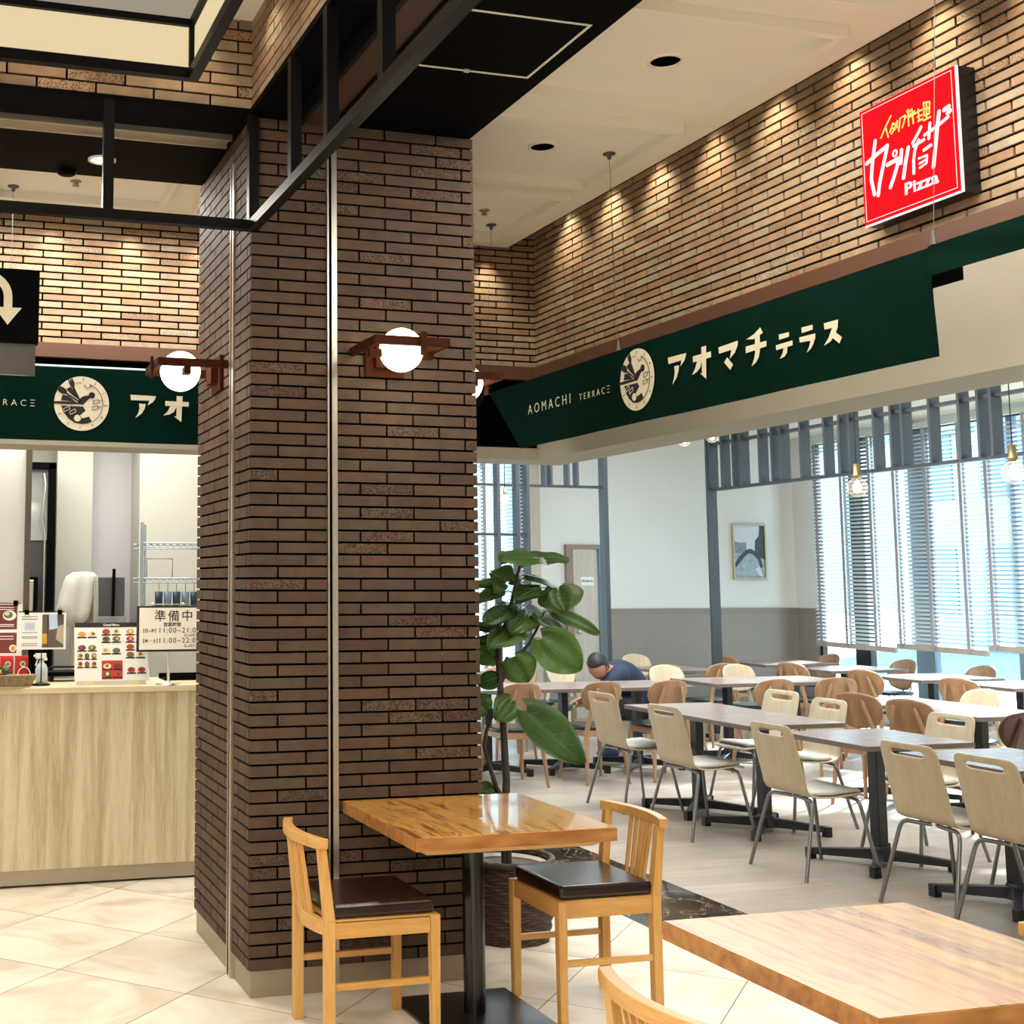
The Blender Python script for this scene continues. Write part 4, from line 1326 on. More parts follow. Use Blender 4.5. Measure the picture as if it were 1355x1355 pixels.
t = thing('wire_rack', 'chrome wire shelving rack in the kitchen beside the pillar', 'shelf', (1.85, 8.6, 0))
CH = mat('chrome_blue', 'A9B4BE', 0.2, 0.9)
for x, y in ((-0.38, 0), (-0.30, 0.36), (0.45, 0), (0.45, 0.36)):
    MB().tube([(x, y, 0), (x, y, 2.01)], 0.011, 8).build('post', CH, t)
for z in (0.9, 1.63, 1.87):
    k = MB()
    for y in (0, 0.36):
        k.tube([(-0.38, y, z), (0.45, y, z)], 0.005, 6).tube([(-0.38, y, z - 0.03), (0.45, y, z - 0.03)], 0.004, 6)
    for i in range(18):
        x = -0.37 + i * 0.047
        k.tube([(x, 0, z), (x + 0.005, 0.36, z)], 0.0025, 4)
        k.tube([(x, 0, z), (x + 0.023, 0, z - 0.03), (x + 0.047, 0, z)], 0.002, 4)
    k.build('wire_shelf', CH, t)
k = MB()
for z in (1.1, 1.35, 1.6, 1.85):
    k.tube([(-0.38, 0, z), (-0.30, 0.36, z - 0.05)], 0.003, 5).tube([(-0.38, 0, z - 0.2), (-0.30, 0.36, z)], 0.003, 5)
k.build('side_brace', CH, t)
t = thing('wire_stand', 'thin dark wire stand standing on the lower rack shelf', 'frame', (1.62, 8.75, 1.636))
MB().tube([(-0.09, 0, 0), (-0.09, 0, 0.13), (0.09, 0, 0.13), (0.09, 0, 0)], 0.003, 5).build('frame', BLACKM, t)
MUG = [mat('navy_mug', '26324A', 0.3), mat('grey_blue_mug', '6F839A', 0.3)]
for i in range(5):
    t = thing('hanging_cup', ('dark navy ' if i % 2 == 0 else 'grey blue ') + ('first', 'second', 'third', 'fourth', 'fifth')[i] + ' cup from the left hanging under the rack', 'cup', (1.60 + i * 0.062, 8.66, 1.44), 0, 'cups hanging under the rack')
    MB().lathe([(0.0, 0), (0.025, 0), (0.028, 0.1), (0.026, 0.1), (0.022, 0.006), (0, 0.006)], n=14).build('cup', MUG[i % 2], t)
    MB().tube([(0, 0, 0.1), (0, 0, 0.15), (0.006, 0, 0.162)], 0.002, 5).build('hook', BLACKM, t)
LAT_R = [12.06, 11.84, 11.64, 11.51, 11.2, 11.0, 10.86, 10.56, 10.22, 10.01, 9.88, 9.56, 9.35, 9.22, 8.9, 8.58, 8.38, 8.25, 7.9, 7.7, 7.4, 7.1]

# ------------------------------------------------------------------ blinds, slatted screens, picture on the far walls
SLAT = mat('white_blind_slat', 'CFD3D3', 0.5, var=0.01)
RAIL = mat('grey_blind_rail', 'A9A298', 0.5)
TAPE = mat('blind_tape', 'A39CA4', 0.7)


def blind(label, axis, c, a0, a1, zb, zt, tapes, drop=0.0, tiltdeg=28):
    """horizontal slats along the window; drop: how much lower the end a0 hangs"""
    t = thing('venetian_blind', label, 'blind', (c, a0, 0) if axis == 'y' else (a0, c, 0), group='white slatted window blinds')
    L = a1 - a0
    def pt(a, dd, z):
        zz = z - drop * (1 - a / L) * (1 - (z - zb) / (zt - zb))
        return Vector((-dd, a, zz)) if axis == 'y' else Vector((a, -dd, zz))
    n = int((zt - zb - 0.08) / 0.045)
    k = MB()
    ca, sa = 0.024 * math.cos(math.radians(tiltdeg)), 0.024 * math.sin(math.radians(tiltdeg))
    for i in range(n):
        z = zb + 0.05 + i * 0.045
        p, q = pt(0.01, 0, z), pt(L - 0.01, 0, z)
        s_ = Vector((-1, 0, 0)) if axis == 'y' else Vector((0, -1, 0))
        ax = (q - p).normalized()
        w_ = s_ * ca + Z * (-sa)
        nn_ = ax.cross(w_).normalized()
        k.obox((p + q) / 2, (q - p) / 2, w_, nn_ * 0.0012)
    k.build('slats', SLAT, t)
    p, q = pt(0, 0, zb), pt(L, 0, zb)
    MB().bar(p, q, 0.035, 0.062).build('bottom_rail', RAIL, t)
    p, q = pt(0, 0, zt), pt(L, 0, zt)
    MB().bar(p, q, 0.06, 0.06).build('head_rail', SLAT, t)
    for a in tapes:
        k = MB()
        for dd in (-0.028, 0.028):
            k.bar(pt(a - a0, dd, zb - 0.03), pt(a - a0, dd, zt), 0.042, 0.002, up=(1, 0, 0) if axis == 'y' else (0, 1, 0))
        k.build('tape', TAPE, t)
    return t


blind('white slatted blind next to the wall with the framed picture', 'y', WX - 0.10, 12.10, 13.42, 0.88, 3.36, (13.30, 12.86, 12.38), 0.02)
blind('second white slatted blind from the picture wall', 'y', WX - 0.10, 10.81, 12.08, 0.91, 3.36, (12.0, 11.53, 11.04), 0.02)
blind('third white slatted blind from the picture wall, at the right edge', 'y', WX - 0.10, 9.50, 10.79, 0.95, 3.36, (10.7, 10.2, 9.75), 0.02)
blind('white slatted blind in the window left of the door, behind the plant', 'x', FY - 0.06, 4.45, 7.0, 0.55, 3.15, (5.0, 5.9, 6.45, 6.9), 0)

SCR = mat('blue_grey_screen_board', '363A40', 0.5, var=0.03)
SCRD = mat('dark_screen_rail', '26282E', 0.45)
t = thing('slatted_screen', 'hanging screen of dark boards running towards the right edge before the blinds', 'screen', (8.37, 12.11, 0))
for y in LAT_R:
    MB().box(-0.055, 0.055, y - 12.11 - 0.013, y - 12.11 + 0.013, 2.64, 3.45).build('board', SCR, t)
k = MB()
for z in (2.626, 3.125):
    k.box(-0.03, 0.03, -5.6, 0, z - 0.015, z + 0.015)
k.build('rail', SCRD, t)
MB().box(-0.055, 0.055, -0.02, 0.02, 0, 3.45).build('post', SCR, t)
t = thing('slatted_screen', 'slatted screen with tall posts behind the plant, left of the door', 'screen', (7.10, 12.2, 0))
for x in (6.39, 6.46, 6.66, 6.77):
    MB().box(x - 7.10 - 0.013, x - 7.10 + 0.013, -0.045, 0.045, 2.64, 3.45).build('board', SCR, t)
for x in (5.30, 5.84, 6.06, 6.18):
    MB().box(x - 7.10 - 0.018, x - 7.10 + 0.018, -0.05, 0.05, 0, 3.45).build('post', SCR, t)
MB().box(-0.03, 0.02, -0.055, 0.055, 0, 3.45).build('post', SCR, t)
MB().box(-3.0, 0, -0.03, 0.03, 2.62, 2.645).box(-3.0, -0.92, -0.03, 0.03, 2.10, 2.125).build('rail', SCRD, t)

t = thing('framed_picture', 'framed black and white canal photograph on the white far wall', 'picture', (10.12, 13.9, 2.006))
hw, hh, q = 0.245, 0.35, 0.022
MB().box(-hw, hw, -0.03, 0, -hh, -hh + q).box(-hw, hw, -0.03, 0, hh - q, hh).box(-hw, -hw + q, -0.03, 0, -hh + q, hh - q).box(hw - q, hw, -0.03, 0, -hh + q, hh - q).build('frame', mat('pale_gold_frame', 'BDB08E', 0.4, 0.3), t)
G_ = [mat('print_light', 'D5DCE2', 0.5, var=0.02), mat('print_mid', '7F8C98', 0.5, var=0.25, scale=30), mat('print_deep', '3E4850', 0.5, var=0.3, scale=25), mat('print_water', '9FB0BE', 0.5, var=0.2, scale=20)]
k = MB()
o_, n_ = Vector((0, -0.008, 0)), -Y
iw, ih = hw - q, hh - q
k.prism([(-iw, -ih), (iw, -ih), (iw, ih), (-iw, ih)], o_, X, Z, n_ * 0.001, 0)
o2 = o_ + n_ * 0.0015
k.prism([(-iw, -ih), (iw, -ih), (iw, -0.02), (-iw, -0.02)], o2, X, Z, n_ * 0.001, 3)
o3 = o2 + n_ * 0.0015
k.prism([(-iw, -0.02), (-0.04, -0.02), (-0.04, 0.12), (-0.12, 0.11), (-iw, 0.13)], o3, X, Z, n_ * 0.001, 1)
k.prism([(0.08, -0.05), (iw, -0.10), (iw, ih), (0.16, ih), (0.15, 0.2), (0.09, 0.14)], o3, X, Z, n_ * 0.001, 2)
o4 = o3 + n_ * 0.0015
arch = [(-iw, -0.16), (-0.15, -0.06), (-0.05, 0.02), (0.02, 0.04), (0.10, 0.0), (0.17, -0.10), (0.19, -0.2)]
arch2 = [(0.15, -0.2), (0.12, -0.10), (0.06, -0.04), (0.0, -0.02), (-0.06, -0.05), (-0.12, -0.12), (-iw, -0.22)]
k.prism(arch + arch2, o4, X, Z, n_ * 0.001, 2)
k.prism([(0.08, -0.22), (0.14, -0.18), (0.19, -0.30), (0.14, -0.31)], o4, X, Z, n_ * 0.001, 0)
k.build('print', G_, t)

# ------------------------------------------------------------------ pendant bulbs
BULB = glass('bulb_glass', (1.0, 0.97, 0.9, 1), 0.04, 0.22)
FIL = glow('filament_lit', 'FFE2B0', 9.0)
BRASS = mat('brass_cap', '8A7350', 0.35, 0.8)


def pendant(label, loc, r, ceil):
    t = thing('pendant_bulb', label, 'pendant lamp', loc, group='bare bulb pendants in the food hall')
    MB().tube([(0, 0, r * 2.4), (0, 0, ceil - loc[2])], 0.004, 6).build('cord', BLACKM, t)
    MB().lathe([(0.0, r * 2.45), (r * 0.3, r * 2.4), (r * 0.33, r * 1.4), (r * 0.45, r * 1.25), (r * 0.3, r * 0.95)], n=16).build('cap', BRASS, t)
    MB().sphere((0, 0, 0), r, 24).build('glass_globe', BULB, t)
    MB().lathe([(0, -r * 0.6), (r * 0.35, -r * 0.4), (r * 0.45, 0.0), (r * 0.25, r * 0.5), (0.0, r * 0.8)], n=12).build('filament', FIL, t)


pendant('round clear bulb pendant hanging before the second blind', (7.81, 9.2, 2.432), 0.085, 3.45)
pendant('round clear bulb pendant hanging at the right edge before the third blind', (8.05, 7.8, 2.453), 0.088, 3.45)
pendant('small bulb pendant hanging behind the plant at the left window', (5.35, 11.0, 2.40), 0.045, 3.45)
pendant('small clear bulb left of the pair under the fascia, by the far wall', (6.05, 9.1, 2.78), 0.055, 3.45)
pendant('small clear bulb right of the pair under the fascia, by the far wall', (6.35, 9.15, 2.82), 0.050, 3.45)

# ------------------------------------------------------------------ food hall tables
TTOP = wood('grey_brown_laminate', '9B8A82', '85756E', 'x', 5, 0.22, ratio=10)
TEDGE = mat('table_edge', '6B5A52', 0.5)
TBASE = mat('black_cast_base', '0D0D10', 0.4)


def make_table(wx=0.72, wy=0.72):
    t = thing('dining_table', 'table', 'table')
    b = MB().box(-wx / 2, wx / 2, -wy / 2, wy / 2, 0.692, 0.72, 1)
    b.box(-wx / 2 + 0.002, wx / 2 - 0.002, -wy / 2 + 0.002, wy / 2 - 0.002, 0.7195, 0.7212, 0)
    b.build('tabletop', [TTOP, TEDGE], t, 0.0015, 1)
    c = MB().bar((0, 0, 0.11), (0, 0, 0.67), 0.075, 0.06).bar((0, 0, 0.03), (0, 0, 0.11), 0.13, 0.11, 0.075, 0.06).box(-0.16, 0.16, -0.16, 0.16, 0.67, 0.692)
    c.build('column', TBASE, t, 0.004)
    for sx in (-1, 1):
        for sy in (-1, 1):
            k = MB().bar((0.02 * sx, 0.02 * sy, 0.062), (0.265 * sx, 0.265 * sy, 0.045), 0.05, 0.06, 0.04, 0.035)
            k.bar((0.262 * sx, 0.262 * sy, 0.0), (0.262 * sx, 0.262 * sy, 0.062), 0.045, 0.045)
            k.build('foot', TBASE, t, 0.003)
    return t


GT = 'black pedestal tables in the food hall'
tb = Placer(make_table())
tb.put('grey table of the front row, second from the right edge', (5.37, 6.28, 0), 0, GT)
tb.put('grey table of the front row at the right edge of the photo', (5.37, 5.33, 0), 0, GT)
tb.put('grey table of the front row, right half of the joined pair', (5.37, 7.31, 0), 0, GT)
tb.put('grey table of the front row, far half of the joined pair', (5.37, 8.04, 0), 0, GT)
tb.put('grey table nearest the plant, behind its leaves', (4.71, 10.10, 0), 0, GT)
tb.put('grey table in front of the man, left one', (5.43, 10.10, 0), 0, GT)
tb.put('grey table in front of the man, right end of that row', (6.15, 10.10, 0), 0, GT)
tb.put('grey table of the middle row, left half of the pair before the pale rounded chairs', (7.18, 10.25, 0), 0, GT)
tb.put('grey table of the middle row, right half of the pair before the pale rounded chairs', (7.90, 10.25, 0), 0, GT)
tb.put('grey table behind the front row with the seam to its neighbour, nearer one', (7.18, 7.36, 0), 0, GT)
tb.put('grey table behind the front row with the seam to its neighbour, farther one', (7.18, 8.08, 0), 0, GT)
tb.put('grey table far back, right behind the man', (7.66, 11.85, 0), 0, GT)
tw = Placer(make_table(0.95, 0.75))
tw.put('wide table by the window, farthest one under the framed picture', (9.43, 12.45, 0), 0, GT)
tw.put('wide table by the window below the first blind', (9.46, 11.45, 0), 0, GT)
tw.put('wide table by the window below the second blind', (9.40, 10.18, 0), 0, GT)
tw.put('wide table by the window at the right edge', (9.46, 9.22, 0), 0, GT)

# ------------------------------------------------------------------ pale plywood chairs with a hand slot
PLY = wood('pale_birch_ply', 'C3B295', 'B1A081', 'z', 9, 0.38, ratio=16)
CHROME = mat('grey_steel_tube', '7C7B78', 0.3, 0.8)
PADG = mat('grey_seat_pad', 'B6B0A4', 0.7, var=0.04, scale=40)


def make_ply_chair():
    t = thing('stacking_chair', 'chair', 'chair')
    prof = [(-0.268, 0.822), (-0.264, 0.806), (-0.257, 0.787), (-0.250, 0.758), (-0.243, 0.730), (-0.215, 0.62), (-0.185, 0.51), (-0.168, 0.462), (-0.14, 0.438), (-0.09, 0.428), (0.0, 0.426), (0.11, 0.438), (0.17, 0.443), (0.21, 0.437), (0.235, 0.42)]
    half = [0.150, 0.176, 0.184, 0.187, 0.188, 0.19, 0.19, 0.19, 0.19, 0.191, 0.194, 0.196, 0.194, 0.186, 0.165]
    cols = [-1, -0.78, -0.58, -0.3, 0, 0.3, 0.58, 0.78, 1]
    vs, fs = [], []
    for (x, z), h in zip(prof, half):
        for c in cols:
            bow = 0.012 * (c * c) if z > 0.5 else 0.0
            vs.append((x + bow, c * h, z))
    n = len(cols)
    for r in range(len(prof) - 1):
        for c in range(n - 1):
            if r == 2 and 2 <= c <= 5:
                continue
            fs.append((r * n + c, r * n + c + 1, (r + 1) * n + c + 1, (r + 1) * n + c))
    k = MB()
    k._add(vs, fs, 0, True)
    o = k.build('seat_shell', PLY, t)
    s_ = o.modifiers.new('thickness', 'SOLIDIFY'); s_.thickness = 0.012; s_.offset = 0
    ss = o.modifiers.new('smooth', 'SUBSURF'); ss.levels = 1; ss.render_levels = 2
    # cushion on the seat
    vs, fs = [], []
    pp = [(-0.13, 0.444), (-0.09, 0.447), (0.0, 0.447), (0.10, 0.456), (0.165, 0.459), (0.20, 0.452)]
    hh_ = [0.15, 0.172, 0.178, 0.18, 0.176, 0.15]
    for (x, z), h in zip(pp, hh_):
        for c in (-1, -0.85, 0, 0.85, 1):
            vs.append((x, c * h, z - (0.008 if abs(c) == 1 else 0)))
    for r in range(5):
        for c in range(4):
            fs.append((r * 5 + c, r * 5 + c + 1, (r + 1) * 5 + c + 1, (r + 1) * 5 + c))
    k = MB()
    k._add(vs, fs, 0, True)
    o = k.build('seat_pad', PADG, t)
    s_ = o.modifiers.new('thickness', 'SOLIDIFY'); s_.thickness = 0.012
    for sx, xf, xt in ((-1, -0.24, -0.135), (1, 0.24, 0.165)):
        for sy in (-1, 1):
            p = [(xf, 0.24 * sy, 0.0), (xt + (xf - xt) * 0.10, 0.192 * sy, 0.365), (xt + (xf - xt) * 0.04, 0.186 * sy, 0.39), (xt, 0.172 * sy, 0.407), (xt - sx * 0.01, 0.15 * sy, 0.413), (xt - sx * 0.03, 0.02 * sy, 0.415)]
            MB().tube(p, 0.0105, 8).build('leg', CHROME, t)
    return t


GL = 'pale plywood chairs with a hand slot'
pc = Placer(make_ply_chair())
pc.put('pale plywood chair with grey pad, third from left in the front row seen from behind', (4.905, 6.26, 0), 0, GL)
pc.put('pale plywood chair, second from left in the front row seen from behind', (4.92, 7.36, 0), 0.04, GL)
pc.put('pale plywood chair, leftmost of the front row seen from behind', (5.03, 8.33, 0), 0.03, GL)
pc.put('pale plywood chair, fourth from left in the front row seen from behind', (4.99, 5.33, 0), 0.02, GL)
pc.put('pale plywood chair cut by the right edge, nearest of the front row', (4.97, 4.83, 0), 0.0, GL)
pc.put('pale plywood chair facing us across the joined pair, the farther one', (5.91, 8.12, 0), PI + 0.05, GL)
pc.put('pale plywood chair facing us across the joined pair, the nearer one', (5.77, 7.46, 0), PI - 0.03, GL)
pc.put('pale plywood chair facing us across the table second from the right edge', (5.80, 6.42, 0), PI, GL)
pc.put('pale plywood chair facing us behind the rightmost front chairs', (5.80, 5.45, 0), PI, GL)

# ------------------------------------------------------------------ wooden chairs with rounded back
OAK = wood('warm_oak', 'AC8562', '90694A', 'z', 7, 0.38, ratio=12)
OAK_LIT = wood('window_lit_oak', 'D3C0A2', 'C2AA86', 'z', 7, 0.3, ratio=12)  # the oak again, paled to imitate window light on it
WAL = wood('dark_walnut', '5A3423', '40241A', 'z', 7, 0.35, ratio=12)
SEATB = mat('black_green_vinyl', '18221E', 0.25, var=0.05)


def back_shell(mb, w_, h_, zc, x0, lean, curve, taper=0.10, th=0.014):
    N = 14
    f, g = [], []
    for j in range(N + 1):
        for i in range(N + 1):
            u, v = -1 + 2 * i / N, -1 + 2 * j / N
            # square to rounded square
            uu = u * math.sqrt(1 - 0.42 * v * v)
            vv = v * math.sqrt(1 - 0.42 * u * u)
            ww = w_ * (1 + taper * vv)
            y, z = uu * ww, zc + vv * h_
            x = x0 - lean * vv + curve * uu * uu
            f.append(Vector((x, y, z)))
            g.append(Vector((x - th, y, z)))
    n = N + 1
    k = len(f)
    fs = []
    for j in range(N):
        for i in range(N):
            a, b_, c_, d_ = j * n + i, j * n + i + 1, (j + 1) * n + i + 1, (j + 1) * n + i
            fs.append((a, b_, c_, d_))
            fs.append((a + k, d_ + k, c_ + k, b_ + k))
    bd = [i for i in range(n)] + [j * n + N for j in range(1, n)] + [N * n + i for i in range(N - 1, -1, -1)] + [j * n for j in range(N - 1, 0, -1)]
    for q_ in range(len(bd)):
        a, b_ = bd[q_], bd[(q_ + 1) % len(bd)]
        fs.append((a, a + k, b_ + k, b_))
    mb._add(f + g, fs, 0, True)


def make_round_chair(wd, seatm, metal=False):
    t = thing('wooden_chair', 'chair', 'chair')
    b = MB()
    if metal:
        back_shell(b, 0.19, 0.165, 0.63, -0.19, 0.045, 0.07)
    else:
        back_shell(b, 0.178, 0.13, 0.69, -0.185, 0.035, 0.045)
    b.build('backrest', wd, t)
    k = MB()
    s_ = []
    for i in range(32):
        a = 2 * PI * i / 32
        c_, d_ = math.cos(a), math.sin(a)
        e = 2 / 3.2
        s_.append((0.2 * math.copysign(abs(c_) ** e, c_), 0.2 * math.copysign(abs(d_) ** e, d_)))
    k.prism(s_, (0.01, 0, 0.425), X, Y, Z * 0.032)
    k.build('seat', seatm, t, 0.012, 3)
    if not metal:
        k = MB().box(-0.17, 0.18, -0.165, -0.14, 0.375, 0.425).box(-0.17, 0.18, 0.14, 0.165, 0.375, 0.425).box(0.155, 0.18, -0.14, 0.14, 0.385, 0.425).box(-0.18, -0.155, -0.14, 0.14, 0.375, 0.425)
        k.build('apron', wd, t, 0.004)
    for sy in (-1, 1):
        if metal:
            MB().tube([(-0.21, 0.19 * sy, 0), (-0.14, 0.12 * sy, 0.425)], 0.008, 6).build('leg', CHROME, t)
            MB().tube([(0.2, 0.18 * sy, 0), (0.14, 0.12 * sy, 0.425)], 0.008, 6).build('leg', CHROME, t)
        else:
            MB().tube([(-0.235, 0.19 * sy, 0), (-0.185, 0.158 * sy, 0.40), (-0.192, 0.125 * sy, 0.56), (-0.232, 0.078 * sy, 0.745), (-0.238, 0.074 * sy, 0.765)], [0.012, 0.021, 0.017, 0.013, 0.006], 10).build('leg', wd, t)
            MB().tube([(0.215, 0.19 * sy, 0), (0.165, 0.155 * sy, 0.415)], [0.012, 0.021], 10).build('leg', wd, t)
    if metal:
        MB().tube([(-0.15, -0.05, 0.43), (-0.21, -0.05, 0.47), (-0.215, -0.05, 0.6)], 0.009, 6).tube([(-0.15, 0.05, 0.43), (-0.21, 0.05, 0.47), (-0.215, 0.05, 0.6)], 0.009, 6).build('back_support', CHROME, t)
    return t


GW = 'wooden chairs with rounded backs'
wc = Placer(make_round_chair(OAK, SEATB))
H = PI / 2
for x, y, rz, lab in (
        (4.65, 9.50, H, 'oak chair half hidden by the big plant leaves, back towards us'),
        (5.37, 9.50, H, 'oak chair with its back towards us in front of the bent man'),
        (5.98, 9.50, H, 'oak chair with its back towards us right of the bent man'),
        (7.10, 11.30, H, 'oak chair showing its rear posts right beside the man’s back'),
        (7.72, 11.32, H + 0.15, 'oak chair with posts left of the screen post, far back'),
        (8.76, 12.36, 0.35, 'oak chair turned aside next to the tall screen post'),
        (6.91, 9.36, H - 0.1, 'oak chair with its back to us before the middle table pair, left one'),
        (7.58, 9.40, H - 0.25, 'oak chair with its back to us before the middle table pair, right one'),
        (8.66, 11.10, 0.3, 'oak chair turned right, below the white wall with the picture'),
        (8.62, 10.02, 0.25, 'oak chair turned right, drawn up to the window table below the second blind'),
        (8.66, 8.97, 0.3, 'oak chair turned right, before the dark slate window column'),
        (6.78, 7.96, 0.35, 'oak chair turned right behind the joined pair, its back post in view'),
        (6.76, 7.42, 0.3, 'oak chair turned right behind the third front chair'),
        (5.33, 10.98, -H - 0.1, 'oak chair behind the plant, the nearer of two facing us'),
        (5.84, 11.52, -H + 0.1, 'oak chair behind the plant, the farther of two facing us')):
    wc.put(lab, (x, y, 0), rz, GW)
wp = Placer(make_round_chair(OAK_LIT, mat('window_lit_vinyl', '2E4A48', 0.3)))  # same chairs as the oak ones, window light painted into wood and seat
for x, y, rz, lab in (
        (7.76, 10.72, -H, 'pale oak chair, window light in its colour, facing us behind the middle table pair, right one'),
        (6.98, 10.78, -H - 0.1, 'pale oak chair, window light in its colour, facing us behind the middle table pair, left one'),
        (6.34, 11.62, -H + 0.15, 'pale oak chair, window light in its colour, just behind the man’s head'),
        (7.75, 12.55, -H, 'pale oak chair, window light in its colour, far back above the man’s back'),
        (7.55, 7.90, PI, 'pale oak chair, window light in its colour, facing left at the table with the seam'),
        (7.58, 7.28, PI, 'pale oak chair, window light in its colour, at the right edge, only its back edge in view')):
    wp.put(lab, (x, y, 0), rz, 'pale oak chairs with window light in their colour')
wm = Placer(make_round_chair(wood('dull_oak', 'A98868', '8F6F50', 'z', 7, 0.4), SEATB, True))
for x, y, rz, lab in (
        (10.1, 10.48, PI, 'shell chair on thin legs by the window, right of the slate column'),
        (10.12, 11.55, PI, 'shell chair on thin legs by the window, between the dark columns'),
        (10.1, 12.7, PI, 'shell chair on thin legs by the window, nearest the picture wall')):
    wm.put(lab, (x, y, 0), rz, 'shell chairs along the window')
dk = make_round_chair(WAL, SEATB)
dk['label'] = 'dark walnut chair with black seat at the right edge'
dk['group'] = GW
dk.location = (6.72, 6.62, -0.0)
dk.rotation_euler = (0, 0, H - 0.3)

# ------------------------------------------------------------------ foreground wooden tables and slat-back chairs
SLABT = wood('glossy_knotty_slab', 'D69C4C', '7C431A', 'y', 5.5, 0.2, coat=0.7, knots=1.6, ratio=8, lo=0.35, hi=0.49)
SLABX = wood('glossy_amber_slab', 'BE8634', '7A4416', 'y', 4.5, 0.28, coat=0.25, knots=1.4, ratio=7, lo=0.30, hi=0.54)
SLABY = wood('glossy_pale_slab', 'C2964C', '8C5A24', 'y', 4.5, 0.25, coat=0.4, knots=1.0, ratio=6, lo=0.34, hi=0.58)
SLABE = wood('slab_edge', 'B98448', '8A5428', 'x', 5, 0.35, knots=0.8, ratio=5)
SLABU = wood('slab_under', 'D8B074', 'C0924F', 'x', 5, 0.45, ratio=8)
HONEY = wood('honey_beech', 'D2A565', 'B9863F', 'z', 7, 0.34, ratio=12)
HONEYX = wood('honey_beech_rail', 'D2A565', 'B9863F', 'y', 7, 0.34, ratio=12)
HONEYB = wood('honey_beech_side', 'D2A565', 'B9863F', 'x', 7, 0.34, ratio=12)
LEATH = mat('dark_brown_leather', '23120C', 0.22, var=0.08, scale=60, bump=0.06)


def make_slab_table(label, loc, wx, wy, topm, topm2=None):
    t = thing('slab_table', label, 'table', loc, group='thick slab tables')
    b = MB().box(-wx / 2, wx / 2, -wy / 2, wy / 2, 0.688, 0.733, 1)
    b.box(-wx / 2 + 0.003, wx / 2 - 0.003, -wy / 2 + 0.003, wy / 2 - 0.003, 0.7325, 0.735, 0)
    if topm2:
        b.box(0.07, wx / 2 - 0.003, -wy / 2 + 0.003, wy / 2 - 0.003, 0.734, 0.7353, 2)
    b.build('tabletop', [topm, SLABE, topm2 or topm], t, 0.003)
    i = 0.045
    b = MB()
    a0, a1, c0, c1 = -wx / 2 + i, wx / 2 - i, -wy / 2 + i, wy / 2 - i
    vs = [(a0 - 0.02, c0 - 0.02, 0.688), (a1 + 0.02, c0 - 0.02, 0.688), (a1 + 0.02, c1 + 0.02, 0.688), (a0 - 0.02, c1 + 0.02, 0.688), (a0 + 0.02, c0 + 0.02, 0.662), (a1 - 0.02, c0 + 0.02, 0.662), (a1 - 0.02, c1 - 0.02, 0.662), (a0 + 0.02, c1 - 0.02, 0.662)]
    b._add(vs, [(0, 1, 2, 3), (7, 6, 5, 4), (0, 4, 5, 1), (1, 5, 6, 2), (2, 6, 7, 3), (3, 7, 4, 0)])
    b.build('under_board', SLABU, t)
    MB().lathe([(0.041, 0.012), (0.041, 0.668)], n=24).build('column', mat('gloss_black_column', '0A0A0C', 0.18), t)
    MB().box(-0.235, 0.235, -0.235, 0.235, 0.0, 0.014).build('base_plate', mat('satin_black_plate', '0E0D0E', 0.28), t, 0.003)
    return t


make_slab_table('thick glossy wooden slab table standing against the brick pillar', (2.05, 4.54, 0), 0.77, 0.78, SLABT)
make_slab_table('thick glossy wooden slab table cut by the bottom right corner', (2.255, 2.61, 0), 0.75, 0.77, SLABX, SLABY)


